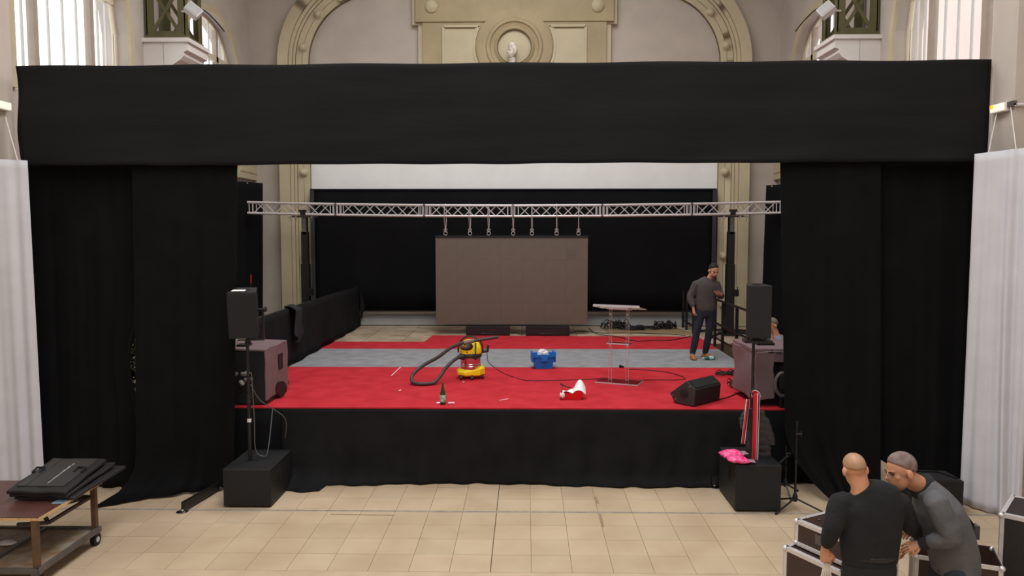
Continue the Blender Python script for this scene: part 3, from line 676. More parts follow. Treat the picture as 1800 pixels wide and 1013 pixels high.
for k, px in enumerate((783, 826, 859, 902, 935, 978.5, 1017)):
    x = D(px, 400, TY).x; zt_ = tz(x) + HW; zb_ = sz1 + 0.05; yy = TY
    nth = ('leftmost', 'second from the left', 'third from the left', 'middle', 'third from the right', 'second from the right', 'rightmost')[k]
    sl = thing('hanging_sling', (x, yy, zb_), 'steel wire sling with shackle holding up the screen, %s of the seven' % nth, 'sling', 'slings above the screen')
    bm = NB(); loop = spline([(x, yy - 0.16, zt_ + 0.0), (x, yy, zt_ + 0.035), (x, yy + 0.16, zt_), (x + 0.01, yy + 0.14, zt_ - 0.26), (x + 0.005, yy, zb_ + 0.14), (x - 0.005, yy - 0.0, zb_ + 0.14), (x - 0.01, yy - 0.15, zt_ - 0.26), (x, yy - 0.16, zt_)], 4)
    tube(bm, loop, 0.009, 6); ob('wire', bm, M_alu, sl, smooth=True)
    bm = NB(); a = [V((x + 0.035 * math.cos(t), yy, zb_ + 0.12 + 0.035 * math.sin(t))) for t in [2 * math.pi * q / 12 for q in range(13)]]; tube(bm, a, 0.009, 6); ob('shackle', bm, M_chrome, sl, smooth=True)
    bm = NB(); a = [V((x + 0.04 * math.cos(t), yy, zb_ + 0.045 + 0.04 * math.sin(t))) for t in [2 * math.pi * q / 12 for q in range(13)]]; tube(bm, a, 0.011, 6); ob('eyebolt', bm, M_chrome, sl, smooth=True)
for px0, px1, which in ((819, 896, 'left'), (924, 1001, 'right')):
    a = G(px0, 590, S); b = G(px1, 590, S); zt_ = D(px0, 575, a.y).z
    t = thing('floor_bar_speaker', ((a.x + b.x) / 2, a.y + 0.15, S), 'low black bar under the %s half of the screen' % which, 'speaker', 'black bars under the screen')
    bm = NB(); box(bm, (a.x, a.y + 0.02, S), (b.x, a.y + 0.3, zt_)); ob('body', bm, M_black, t, bev=0.008)
    bm = NB(); box(bm, (a.x + 0.02, a.y + 0.008, S + 0.015), (b.x - 0.02, a.y + 0.021, zt_ - 0.04)); ob('grille', bm, mat('dark_maroon_grille', (38, 24, 26), 0.6), t)
    bm = NB(); ell(bm, ((a.x + b.x) / 2 - 0.1, a.y + 0.006, S + 0.045), (0.05, 0.004, 0.012)); box(bm, ((a.x + b.x) / 2 - 0.03, a.y + 0.004, S + 0.038), ((a.x + b.x) / 2 + 0.13, a.y + 0.008, S + 0.05)); ob('badge', bm, mat('dull_silver_badge', (78, 66, 66), 0.5), t)

# ================================================================== RAILINGS AND BARRIER
bx_ = -4.13
br = thing('draped_barrier', (bx_, 15.6, S), 'low stage barrier covered in black cloth along the left side', 'barrier')
def bf(u, v):
    y = 11.3 + u * 7.4; return V((bx_ + 0.02 * math.sin(u * 44) * v + 0.05 * v, y, 2.01 - v * 0.975))
bm = NB(); sheet(bm, bf, 70, 8); ob('cloth_face', bm, M_skirt, br, smooth=True, solid=0.008, ang=180)
bm = NB(); sheet(bm, lambda u, v: V((bx_ - 0.05 - 0.03 * v + 0.02 * math.sin(u * 40) * v, 11.3 + u * 7.4, 2.01 - v * 0.9)), 60, 6); ob('cloth_rear', bm, M_skirt, br, smooth=True, solid=0.008, ang=180)
bm = NB(); tube(bm, [(bx_ - 0.025, 11.3, 2.0), (bx_ - 0.025, 18.7, 2.0)], 0.024, 10); ob('rail', bm, M_bmetal, br)
for y in (11.4, 13.2, 15.0, 16.8, 18.6):
    bm = NB(); tube(bm, [(bx_ - 0.025, y, S), (bx_ - 0.025, y, 2.0)], 0.02, 8); ob('post', bm, M_bmetal, br)
bm = NB(); prism(bm, [(0, 0.1), (0, 0.98), (0.12, 0.5)], 0.01, frame4((bx_ + 0.05, 18.7, S), (1, 0, 0), (0, 0, 1), (0, 1, 0))); ob('cloth_end', bm, M_skirt, br)
def guard(lab, y0, y1, posts, x=3.87):
    t = thing('guard_rail', (x, (y0 + y1) / 2, S), lab, 'railing', 'stage guard rails')
    for z in (1.97, 1.49):
        bm = NB(); tube(bm, [(x, y0, z), (x, y1, z)], 0.024, 8); ob('rail', bm, M_gsteel if False else M_bmetal, t, smooth=True)
    for y in posts:
        bm = NB(); box(bm, (x - 0.025, y - 0.025, 1.006), (x + 0.025, y + 0.025, 1.97)); ob('post', bm, M_bmetal, t)
    bm = NB(); bar(bm, (x + 0.05, y0, 1.16), (x + 0.05, y1, 1.16), 0.03, 0.03); ob('bottom_rail', bm, M_bmetal, t)
guard('black steel guard rail beside the standing man, running forward to the right loudspeaker', 13.3, 15.75, (13.35, 14.05, 15.05, 15.65))
guard('black steel guard rail by the back wall behind the cable heap', 17.5, 18.75, (17.55, 18.3, 18.7), 3.84)
# cloth thrown over the barrier
def clf(u, v):
    w_ = (u - 0.5) * 0.46; y = 13.35 + w_ + 0.05 * math.sin(v * 3 + u * 4)
    s = (v - 0.28) * 0.95
    if s < 0: x = bx_ - 0.07; z = 2.03 + s * 0.9
    else: x = bx_ + 0.11 + 0.03 * math.sin(u * 17) + 0.02 * s; z = 2.04 - s * (0.72 + 0.25 * math.sin(u * 3.3))
    if abs(s) < 0.05: x = bx_ - 0.02 + s; z = 2.05
    return V((x + 0.02 * math.sin(u * 23 + v * 5), y, z))
bm = NB(); sheet(bm, clf, 28, 26); ob('thrown_jacket', bm, mat('dark_blue_black_cloth', (28, 29, 33), 0.8), label='dark jacket thrown over the draped barrier on the left', cat='jacket', smooth=True, solid=0.012, ang=180)
# brown board and cable heap at the back right
a = G(1050, 585, 1.006); bq = [G(1052, 573, 1.006), G(1178, 574, 1.006), G(1224, 588, 1.006), G(1072, 587, 1.006)]
bm = NB(); prism(bm, [(p.x, min(p.y, 18.9)) for p in bq], 0.012, Matrix.Translation((0, 0, 1.006))); ob('floor_board', bm, M_mat, label='brown board under the black cable heap by the back wall', cat='board')
def heap(lab, c, rx, ry, h, n, m=M_cable, r=0.012, seed=1):
    rg = random.Random(seed); bm = NB()
    for k in range(n):
        cx_, cy_ = c.x + rg.uniform(-rx, rx) * 0.6, c.y + rg.uniform(-ry, ry) * 0.6; rr = rg.uniform(0.35, 0.75); ph = rg.uniform(0, 6)
        pts = []
        for q in range(15):
            t = q / 14 * 6.283 * 1.15 + ph
            pts.append(V((cx_ + rx * rr * math.cos(t), cy_ + ry * rr * math.sin(t * (1.0 if k % 3 else 1.02)), c.z + r + abs(math.sin(t * 1.5 + k)) * h * rg.uniform(0.3, 1.0))))
        tube(bm, spline(pts, 2), r, 5)
    ob('cable_heap', bm, m, label=lab, cat='cables', smooth=True, kind='stuff', ang=80)
heap('tangled black cable heap standing highest, seen beyond the clear lectern', G(1083, 578, 1.018), 0.32, 0.2, 0.2, 9, seed=3)
heap('flat spread of black cables and plugs on the brown board', G(1125, 580, 1.018), 0.45, 0.18, 0.10, 8, seed=4)
heap('coiled black cables at the right end of the brown board', G(1172, 579, 1.018), 0.26, 0.16, 0.2, 8, seed=5)
heap('coil of black cable on the red carpet by the grey strip corner', G(1286, 659, S), 0.24, 0.15, 0.06, 8, r=0.008, seed=6)
heap('small tangle of cable on the red carpet beside the right mauve cover', G(1297, 683, S), 0.12, 0.24, 0.12, 6, r=0.008, seed=8)
def cable(lab, pts, r=0.008, m=M_cable, name='cable'):
    bm = NB(); tube(bm, spline(pts, 6), r, 6); return ob(name, bm, m, label=lab, cat='cable', smooth=True, ang=80)
Sc = S + 0.008
cable('long thin cable curving over the back red carpet strip to the right', [G(1035, 577, 1.02), G(1050, 587, 1.03), G(1085, 592, 1.03), G(1120, 600, 1.03), G(1150, 598, 1.03), G(1180, 598, 1.03), G(1215, 591, 1.03)])
cable('thin cable from the right black bar along the stone slabs', [G(1003, 585, 1.014), G(1020, 582, 1.014), G(1060, 586, 1.014), G(1110, 585, 1.026), G(1180, 588, 1.03), G(1205, 590, 1.03)])
cable('short cable between the two black bars', [G(898, 586, 1.028), G(906, 585, 1.028), G(914, 588, 1.028), G(923, 588, 1.028)])
cable('thin cable on the front red carpet running behind the lectern', [G(1105, 649, Sc), G(1140, 651, Sc), G(1180, 656, Sc), G(1204, 665, Sc), G(1190, 668, Sc), G(1140, 668, Sc), G(1100, 672, Sc)], 0.006)
bm = NB(); tube(bm, [G(1090, 644, Sc + .015), G(1096, 645, Sc + .015)], [0.03, 0.015], 8); ob('connector', bm, M_cable, label='small dark plug lying behind the lectern', cat='plug')

# ================================================================== FLOOR SUBS AND POLE SPEAKERS
def sub_box(lab, x0, x1, y0, y1, h, hx):
    t = thing('subwoofer', ((x0 + x1) / 2, (y0 + y1) / 2, 0), lab, 'speaker', 'floor subwoofers')
    bm = NB(); box(bm, (x0, y0 + 0.02, 0.015), (x1, y1, h)); ob('cabinet', bm, M_black, t, bev=0.012)
    bm = NB(); box(bm, (x0 + 0.012, y0 + 0.004, 0.03), (x1 - 0.012, y0 + 0.021, h - 0.012)); ob('grille', bm, M_grille, t)
    xs_ = x1 if hx > 0 else x0
    bm = NB(); ym = y0 + 0.38 * (y1 - y0); box(bm, (xs_ - 0.004, ym - 0.075, h * 0.52), (xs_ + 0.004, ym + 0.075, h * 0.78)); hd = ob('handle_cup', bm, M_rubber, t)
    bm = NB(); bar(bm, (xs_ + hx * 0.006, ym - 0.03, h * 0.55), (xs_ + hx * 0.006, ym - 0.03, h * 0.75), 0.02, 0.02); ob('grip', bm, M_bmetal, hd)
    bm = NB(); lathe(bm, [(0.05, h), (0.05, h + 0.006), (0.022, h + 0.012)], 16, c=((x0 + x1) / 2 - 0.02, (y0 + y1) / 2 - 0.05, 0)); ob('pole_cup', bm, M_bmetal, t)
    for xx in (x0 + 0.06, x1 - 0.06):
        for yy in (y0 + 0.08, y1 - 0.06):
            bm = NB(); lathe(bm, [(0.02, 0.001), (0.02, 0.016)], 10, c=(xx, yy, 0)); ob('foot', bm, M_rubber, t)
    return t
sub_box('black floor subwoofer with a bare top on the left of the stage', -3.672, -3.09, 9.0, 9.86, 0.478, 1)
sub_box('black floor subwoofer with pink bags on top, right of the stage', 2.50, 3.045, 8.965, 9.76, 0.575, -1)
def pole(lab, x, y, z0, z1, col):
    t = thing('speaker_pole', (x, y, z0), lab, 'pole', 'loudspeaker poles')
    bm = NB(); tube(bm, [(x, y, z0), (x, y, z0 + (z1 - z0) * 0.52)], 0.024, 12); ob('lower_tube', bm, M_bmetal, t, smooth=True)
    bm = NB(); tube(bm, [(x, y, z0 + (z1 - z0) * 0.5), (x, y, z1)], 0.018, 12); ob('upper_tube', bm, M_bmetal, t, smooth=True)
    bm = NB(); lathe(bm, [(0.03, z0 + (z1 - z0) * 0.49), (0.03, z0 + (z1 - z0) * 0.55)], 12, c=(x, y, 0)); tube(bm, [(x, y, z0 + (z1 - z0) * 0.52), (x + 0.06, y - 0.02, z0 + (z1 - z0) * 0.52)], 0.012, 8); ob('collar', bm, M_bmetal, t)
    for k, zz in enumerate(col):
        bm = NB(); lathe(bm, [(0.0265, zz), (0.0265, zz + 0.045)], 12, c=(x, y, 0)); ob('tape_band', bm, M_lampw, t)
    return t
PL = V((D(440, 812, 9.38).x, 9.38, 0.49)); zpl = D(440, 598, 9.38).z
pole('black pole rising from the left floor subwoofer', PL.x, PL.y, 0.49, zpl, (D(440, 706, 9.38).z, D(440, 742, 9.38).z))
PR = V((D(1320, 800, 9.36).x, 9.36, 0.587)); zpr = D(1320, 600, 9.36).z
pole('black pole rising from the right floor subwoofer behind the scarf', PR.x, PR.y, 0.587, zpr, (D(1320, 770, 9.36).z,))
# left loudspeaker (trapezoid, turned to the left) in its yoke
def speaker(lab, c, w_, dp, h, rz, tilt, yoke):
    t = thing('loudspeaker', c, lab, 'speaker', 'pole loudspeakers')
    m4 = Matrix.Translation(c) @ Matrix.Rotation(rz, 4, 'Z') @ Matrix.Rotation(tilt, 4, 'X')
    poly = [(-w_ / 2, -dp / 2), (w_ / 2, -dp / 2), (w_ * 0.36, dp / 2), (-w_ * 0.36, dp / 2)]
    bm = NB(); prism(bm, poly, h, m4); ob('cabinet', bm, M_black, t, bev=0.01)
    bm = NB(); box(bm, (-w_ / 2 + 0.01, -dp / 2 - 0.012, 0.012), (w_ / 2 - 0.01, -dp / 2, h - 0.012), m4); ob('grille', bm, M_grille, t)
    bm = NB(); box(bm, (-0.075, -0.04, h - 0.001), (0.075, 0.05, h + 0.003), m4); hd = ob('top_handle', bm, M_rubber, t)
    bm = NB(); box(bm, (-0.06, -0.005, h + 0.003), (0.06, 0.02, h + 0.012), m4); ob('grip', bm, M_bmetal, hd)
    bm = NB(); lathe(bm, [(0.05, -0.02), (0.05, 0)], 14, mtx=m4); ob('pole_socket', bm, M_bmetal, t)
    if yoke:
        bm = NB(); xx = w_ / 2 + 0.045; pts = [m4 @ V((-0.10, -0.02, -0.05)), m4 @ V((xx, -0.02, -0.05)), m4 @ V((xx, -0.02, h * 0.6))]
        bar(bm, pts[0], pts[1], 0.05, 0.012); bar(bm, pts[1], pts[2], 0.05, 0.012, up=(1, 0, 0)); ob('yoke', bm, M_bmetal, t)
        bm = NB(); tube(bm, [m4 @ V((w_ * 0.40, -0.02, h * 0.58)), m4 @ V((xx + 0.05, -0.02, h * 0.58))], 0.014, 8); tube(bm, [m4 @ V((xx + 0.015, -0.02, h * 0.58)), m4 @ V((xx + 0.045, -0.02, h * 0.58))], 0.032, 10); ob('yoke_knob', bm, M_bmetal, t)
    else:
        bm = NB(); bar(bm, m4 @ V((-w_ / 2 - 0.02, -0.05, -0.045)), m4 @ V((w_ / 2 + 0.02, -0.05, -0.045)), 0.22, 0.03); ob('mounting_plate', bm, M_bmetal, t)
        for q in (-0.09, 0.09):
            bm = NB(); lathe(bm, [(0.015, -0.035), (0.015, 0.0)], 8, c=m4 @ V((q, -0.1, 0))); ob('bolt', bm, M_gsteel, t)
    return t
hL = 0.58
speaker('black loudspeaker in a side yoke on the left pole, paper on top', V((D(433, 590, 9.38).x, 9.38, zpl + 0.055)), 0.345, 0.32, hL, R(7), R(7), True)
speaker('black loudspeaker standing on the right pole', V((D(1329.5, 600, 9.36).x, 9.36, zpr + 0.055)), 0.285, 0.33, 0.64, R(-6), 0, False)
c = D(432, 504, 9.38); bm = NB(); m4 = Matrix.Translation(V((c.x - 0.02, 9.33, zpl + 0.055 + hL + 0.004))) @ Matrix.Rotation(R(7), 4, 'Z') @ Matrix.Rotation(R(7), 4, 'X')
box(bm, (-0.10, -0.16, 0.004), (0.06, -0.075, 0.007), m4); ob('paper_sheet', bm, M_paper, label='white paper lying on top of the left loudspeaker', cat='paper')
# power leads of the left pole
cable('grey lead hanging in a loop beside the left pole', [PL + V((0.03, 0.03, 1.1)), PL + V((0.045, 0.05, 0.5)), PL + V((0.05, 0.05, 0.12)), PL + V((0.12, 0.08, 0.02)), PL + V((0.19, 0.1, 0.08)), PL + V((0.19, 0.32, 0.57))], 0.007, M_gcable)
cable('grey lead slung from the left pole across to the stage skirt', [PL + V((0.03, 0.0, 0.95)), PL + V((0.08, 0.2, 0.7)), PL + V((0.3, 0.45, 0.42)), V((-3.2, 9.95, 0.60))], 0.007, M_gcable)
cable('short grey cable on the tiles behind the left floor subwoofer', [V((-3.1, 9.88, 0.09)), V((-3.03, 9.86, 0.10)), V((-2.97, 9.88, 0.06))], 0.008, M_gcable)

# covered subs on the stage sides
def cover(lab, x0, x1, y0, y1, z0, z1, skew, hole, grp='covered stage cabinets'):
    t = thing('covered_cabinet', ((x0 + x1) / 2, (y0 + y1) / 2, z0), lab, 'speaker', grp)
    bm = NB(); box(bm, (x0 + 0.02, y0 + 0.025, z0), (x1 - 0.02, y1 - 0.02, z1 - 0.03)); ob('cabinet', bm, M_black, t)
    for nm, lo, hi in (('cover_top', (x0, y0, z1 - 0.03), (x1, y1, z1)), ('cover_side', (x1 - 0.03, y0, z0 + 0.06), (x1, y1, z1 - 0.005)), ('cover_side', (x0, y0, z0 + 0.06), (x0 + 0.03, y1, z1 - 0.005)), ('cover_back', (x0, y1 - 0.03, z0 + 0.06), (x1, y1, z1 - 0.005))):
        bm = NB(); box(bm, lo, hi); bmesh.ops.subdivide_edges(bm, edges=bm.edges, cuts=3, use_grid_fill=True)
        for v in bm.verts:
            v.co += V((0.010 * math.sin(v.co.z * 19 + v.co.y * 7), 0.010 * math.sin(v.co.x * 17), 0.008 * math.sin(v.co.y * 13 + v.co.x * 9)))
        o = ob(nm, bm, M_mauve, t, smooth=True, bev=0.01)
        if hole and nm == 'cover_side' and lo[0] > (x0 + x1) / 2:
            b2 = NB(); ym = (y0 + y1) / 2 + 0.1; zm = (z0 + z1) / 2 + 0.12; box(b2, (x1 + 0.004, ym - 0.09, zm - 0.11), (x1 + 0.014, ym + 0.09, zm + 0.11)); ob('handle_opening', b2, M_rubber, o, bev=0.03)
    return t
cvx1 = G(466, 703, S).x
cv = cover('black cabinet in a mauve padded cover on the left stage corner', -4.35, -3.47, 10.08, 11.0, S + 0.003, 1.78, 0, True)
bm = NB(); box(bm, (-4.33, 10.08, S + 0.02), (-3.5, 10.11, 1.74)); ob('grille', bm, M_grille, cv)
# par lamps behind it
def par(lab, c, d, r, l, stand=True):
    t = thing('par_lamp', c, lab, 'stage lamp', 'small stage lamps'); d = V(d).normalized()
    ct_ = c + V((0, 0, r + 0.035))
    bm = NB(); fr = frames([ct_ - d * l / 2, ct_ + d * l / 2]); tube(bm, [ct_ - d * l / 2, ct_ - d * l * 0.2, ct_ + d * l * 0.3, ct_ + d * l / 2], [r * 0.7, r, r, r * 1.12], 18); ob('can', bm, M_bmetal, t, smooth=True)
    s_ = d.cross(V((0, 0, 1))).normalized()
    bm = NB(); tube(bm, [ct_ + s_ * r * 1.25, c + s_ * r * 1.25 + V((0, 0, 0.01)), c - s_ * r * 1.25 + V((0, 0, 0.01)), ct_ - s_ * r * 1.25], 0.010, 6); ob('yoke', bm, M_bmetal, t)
    bm = NB(); tube(bm, [ct_ + d * (l / 2 - 0.004), ct_ + d * (l / 2 + 0.002)], r * 0.95, 18); ob('lens', bm, M_glassd, t)
M_glassd = mat('dark_lamp_lens', (36, 36, 40), 0.1)
par('black stage lamp pointing up behind the left mauve cover', G(494, 676, S), (0.25, -0.1, 1), 0.085, 0.24)
bm = NB(); c0 = G(494, 676, S)
par('black stage lamp lying by the front corner of the left mauve cover', G(487, 699, S), (0.9, -0.5, 0.05), 0.095, 0.17)
heap('small tangle of black leads around the left stage lamps', G(498, 677, S), 0.10, 0.16, 0.05, 4, r=0.007, seed=12)
# bundle of grey connectors in front of the left cabinet
t = thing('connector_bundle', V((D(431, 672, 10.04).x, 10.04, S + 0.003)), 'bundle of grey and red cable connectors at the left cabinet front', 'connectors')
rg = random.Random(5); cc = D(429, 668, 10.05)
for k in range(6):
    p = cc + V((rg.uniform(-0.09, 0.07), rg.uniform(-0.03, 0.0), rg.uniform(-0.10, 0.12))); q = p + V((rg.uniform(-0.08, 0.08), -0.03, rg.uniform(-0.05, 0.06)))
    bm = NB(); tube(bm, [p, (p + q) / 2, q], [0.028, 0.033, 0.022], 10); ob('connector', bm, M_gsteel if k % 3 else M_plinth, t, smooth=True)
bm = NB(); tube(bm, spline([cc + V((0, 0, -0.1)), cc + V((-0.1, -0.02, -0.2)), cc + V((-0.2, -0.02, -0.3)), cc + V((-0.3, 0, -0.31))]), 0.012, 6); ob('lead', bm, M_cable, t)
# small black plate and hardware on top of the left cover
c = D(432, 613, 10.35); t = thing('small_clamp', V((c.x, 10.4, 1.782)), 'small black clamp lying on top of the left mauve cover', 'clamp')
bm = NB(); box(bm, (c.x - 0.12, 10.32, 1.782), (c.x + 0.04, 10.5, 1.80)); ob('plate', bm, M_bmetal, t); bm = NB(); tube(bm, [(c.x - 0.02, 10.4, 1.825), (c.x + 0.05, 10.4, 1.825)], 0.025, 10); ob('knob', bm, M_bmetal, t)
# red antenna light behind left speaker
c = D(441, 488, 10.9); t = thing('red_beacon', V((c.x, 10.9, 1.79)), 'thin mast with red tip behind the left loudspeaker', 'beacon')
bm = NB(); tube(bm, [(c.x, 10.9, 1.79), (c.x, 10.9, c.z - 0.08)], 0.008, 6); ob('mast', bm, M_bmetal, t)
bm = NB(); tube(bm, [(c.x, 10.9, c.z - 0.08), (c.x, 10.9, c.z + 0.04)], 0.008, 8); ob('tip', bm, mat('red_lens', (200, 24, 24), 0.3), t)

# right covered cabinet: open front with black monitors in it
rx0, rx1 = 3.06, 4.0; ry0, ry1 = 10.25, 11.05
t = thing('covered_cabinet', ((rx0 + rx1) / 2, 10.6, S), 'mauve padded cover pulled over black gear on the right stage corner', 'speaker', 'covered stage cabinets')
def soft(lo, hi, nm, a=0.02):
    bm = NB(); box(bm, lo, hi); bmesh.ops.subdivide_edges(bm, edges=bm.edges, cuts=4, use_grid_fill=True)
    for v in bm.verts: v.co += V((a * math.sin(v.co.z * 11 + v.co.y * 5), a * math.sin(v.co.x * 9 + v.co.z * 7), a * 0.5 * math.sin(v.co.y * 9 + v.co.x * 13)))
    return ob(nm, bm, M_mauve, t, smooth=True, bev=0.02)
soft((rx0 - 0.06, 10.12, 1.74), (rx1, ry1, 1.80), 'cover_top', 0.008)
soft((rx0 - 0.06, 10.12, 1.10), (rx0 + 0.02, ry1, 1.76), 'cover_side')
soft((rx0 - 0.02, 10.10, 1.12), (rx0 + 0.24, 10.14, 1.76), 'cover_flap', 0.02)
soft((rx0 + 0.2, 10.10, 1.62), (rx1, 10.14, 1.76), 'cover_front', 0.006)
bm = NB(); box(bm, (rx0 + 0.04, 10.2, S + 0.003), (rx1 - 0.02, ry1 - 0.02, 1.72)); ob('cabinet', bm, M_black, t)
m4 = Matrix.Translation((3.62, 10.1, S + 0.25)) @ Matrix.Rotation(R(-14), 4, 'X')
bm = NB(); box(bm, (-0.24, 0, 0), (0.3, 0.09, 0.34), m4); ob('monitor_panel', bm, M_grille, t, bev=0.012)
bm = NB(); box(bm, (3.36, 10.04, S + 0.004), (3.95, 10.3, S + 0.26)); ob('lower_box', bm, M_bmetal, t, bev=0.01)
c = D(1364, 620, 10.09); bm = NB(); box(bm, (c.x - 0.1, 10.085, c.z - 0.006), (c.x + 0.08, 10.099, c.z + 0.006)); box(bm, (c.x - 0.06, 10.085, c.z + 0.02), (c.x - 0.045, 10.099, c.z + 0.035)); ob('slot', bm, M_rubber, t)
c = D(1345, 607, 10.5); t = thing('small_mixer', V((c.x, 10.5, 1.802)), 'small dark mixer with an orange strip on the right mauve cover', 'mixer')
bm = NB(); box(bm, (c.x - 0.13, 10.4, 1.802), (c.x + 0.1, 10.6, 1.835)); ob('body', bm, M_bmetal, t, bev=0.006)
bm = NB(); box(bm, (c.x - 0.04, 10.43, 1.835), (c.x + 0.07, 10.52, 1.845)); ob('orange_strip', bm, mat('amber_strip', (196, 124, 40), 0.5), t)
for k in range(4):
    bm = NB(); lathe(bm, [(0.009, 1.835), (0.009, 1.85)], 8, c=(c.x - 0.11 + k * 0.02, 10.44, 0)); ob('knob', bm, M_lampw, t)
# grey hose loop at the right cabinet
a = [D(1376 + 13 * math.cos(R(q)), 676 + 20 * math.sin(R(q)), 9.98) for q in range(80, 290, 15)]
bm = NB(); tube(bm, spline(a, 3), 0.022, 8); ob('cable_loop', bm, M_gsteel, label='thick grey cable loop in front of the right black monitor', cat='cable', smooth=True)
bm = NB(); a = [D(1306 + 5 * math.cos(R(q)), 679 + 7 * math.sin(R(q)), 10.9) for q in range(0, 361, 30)]; tube(bm, a, 0.012, 8); ob('tape_roll', bm, M_lampw, label='pale ring of tape beside the right mauve cover', cat='tape', smooth=True)

# ================================================================== THINGS ON THE STAGE
# lectern of clear acrylic
La = G(1046, 673, S); Lb = G(1120, 679, S); Lc = G(1124, 673, S)
ux = (Lb - La).normalized(); ux.z = 0; uy = V((-ux.y, ux.x, 0)); Wd = (Lb - La).length; Dp = 0.36
t = thing('lectern', (La + Lb) / 2 + uy * Dp / 2, 'clear acrylic lectern with two uprights, standing on the front red carpet', 'lectern')
o0 = La
m4 = frame4(o0, ux, uy, (0, 0, 1))
bm = NB(); box(bm, (0, 0, 0.0), (Wd, Dp, 0.018), m4); ob('base_plate', bm, M_acryl, t)
bm = NB(); box(bm, (0, -0.004, 0.0), (Wd, 0.0, 0.019), m4); box(bm, (Wd, 0, 0), (Wd + 0.005, Dp, 0.019), m4); ob('base_edge', bm, M_edge, t)
ztop = D(1086, 543, 11.6).z - S
for xx in (0.19, 0.46):
    for yy in (0.17,):
        bm = NB(); box(bm, (xx - 0.022, yy - 0.006, 0.018), (xx + 0.022, yy + 0.006, ztop - 0.02), m4); p = ob('upright', bm, M_acryl, t)
        bm = NB()
        for dx in (-0.022, 0.020): box(bm, (xx + dx, yy - 0.0085, 0.018), (xx + dx + 0.003, yy + 0.0085, ztop - 0.02), m4)
        ob('upright_edge', bm, M_edge, p)
        for zz in (0.05, ztop * 0.5, ztop - 0.10):
            bm = NB(); tube(bm, [m4 @ V((xx, yy - 0.02, zz)), m4 @ V((xx, yy - 0.006, zz))], 0.010, 8); ob('stud', bm, M_chrome, p)
bm = NB(); box(bm, (0.15, 0.10, ztop * 0.52), (0.50, 0.28, ztop * 0.52 + 0.014), m4); ob('shelf', bm, M_acryl, t)
bm = NB(); box(bm, (0.15, 0.095, ztop * 0.52 - 0.003), (0.50, 0.1, ztop * 0.52 + 0.017), m4); ob('shelf_edge', bm, M_edge, t)
m5 = m4 @ Matrix.Translation((Wd / 2, Dp / 2, ztop)) @ Matrix.Rotation(R(-9), 4, 'X')
bm = NB(); box(bm, (-0.36, -0.22, -0.006), (0.36, 0.24, 0.008), m5); ob('top_plate', bm, M_acryl, t)
bm = NB(); box(bm, (-0.36, -0.225, -0.007), (0.36, -0.22, 0.03), m5); box(bm, (0.36, -0.22, -0.007), (0.365, 0.24, 0.009), m5); box(bm, (-0.365, -0.22, -0.007), (-0.36, 0.24, 0.009), m5); ob('top_edge', bm, M_edge, t)
bm = NB(); box(bm, (-0.17, -0.15, -0.03), (0.17, 0.1, -0.007), m5); ob('top_bracket', bm, M_edge, t)

# wedge monitor
Dg = G(1219, 716, S); Dr = G(1265, 704, S); Eg = G(1190, 711, S)
ax = (Dr - Dg); L_ = ax.length; ax.normalize(); uu = (Eg - Dg); uu = (uu - ax * uu.dot(ax)).normalized()
t = thing('wedge_monitor', Dg + ax * L_ / 2 + uu * 0.15, 'black wedge stage monitor on the front red carpet at right', 'speaker')
m4 = frame4(Dg + V((0, 0, 0.004)), uu, (0, 0, 1), ax)
poly = [(0, 0), (-0.02, 0.235), (0.115, 0.335), (0.39, 0.125), (0.30, 0)]
bm = NB(); prism(bm, poly, L_, m4); ob('cabinet', bm, M_dplas, t, bev=0.012)
bm = NB(); prism(bm, [(-0.006, 0.02), (-0.026, 0.222), (-0.014, 0.225), (0.004, 0.02)], L_ - 0.05, m4 @ Matrix.Translation((0, 0, 0.025))); ob('front_grille', bm, M_grille, t)
bm = NB(); prism(bm, [(-0.012, 0.253), (0.10, 0.336), (0.11, 0.325), (0.0, 0.24)], L_ - 0.05, m4 @ Matrix.Translation((0, 0, 0.025))); ob('top_grille', bm, M_grille, t)
bm = NB(); lathe(bm, [(0.062, -0.008), (0.062, 0.0), (0.045, 0.004)], 20, mtx=m4 @ Matrix.Translation((0.15, 0.15, -0.002))); hd = ob('side_cup', bm, M_rubber, t)
bm = NB(); lathe(bm, [(0.022, -0.014), (0.022, 0.0)], 14, mtx=m4 @ Matrix.Translation((0.15, 0.15, -0.004))); ob('socket', bm, M_bmetal, hd)
for (a, b) in ((0.34, 0.10), (0.29, 0.06), (0.06, 0.26)):
    bm = NB(); lathe(bm, [(0.016, -0.006), (0.016, 0.0)], 10, mtx=m4 @ Matrix.Translation((a, b, -0.001))); ob('screw', bm, M_gsteel, t)
cable('short black cable coming out of the wedge monitor across the red carpet', [G(1258, 703, Sc), G(1275, 700, Sc), G(1290, 694, Sc), G(1300, 690, Sc)], 0.007)

# vacuum cleaner
vc = G(826, 668, S) + V((0, 0.17, 0)); vx, vy = vc.x, vc.y
t = thing('vacuum_cleaner', (vx, vy, S), 'yellow and black wet and dry vacuum cleaner with steel drum on the red carpet', 'vacuum cleaner')
B0 = Matrix.Translation((vx, vy, S)) @ Matrix.Rotation(R(12), 4, 'Z')
def octo(w_, d_, c): return [(-w_ + c, -d_), (w_ - c, -d_), (w_, -d_ + c), (w_, d_ - c), (w_ - c, d_), (-w_ + c, d_), (-w_, d_ - c), (-w_, -d_ + c)]
bm = NB()
rs = []
for (s_, z) in ((0.195, 0.055), (0.215, 0.075), (0.215, 0.115), (0.19, 0.15), (0.165, 0.155)):
    rs.append([B0 @ V((x, y, z + (0.05 if x > 0.1 and z > 0.1 else 0))) for x, y in octo(s_, s_ * 0.86, 0.09)])
rings(bm, rs); ob('base', bm, M_yellow, t, bev=0.006)
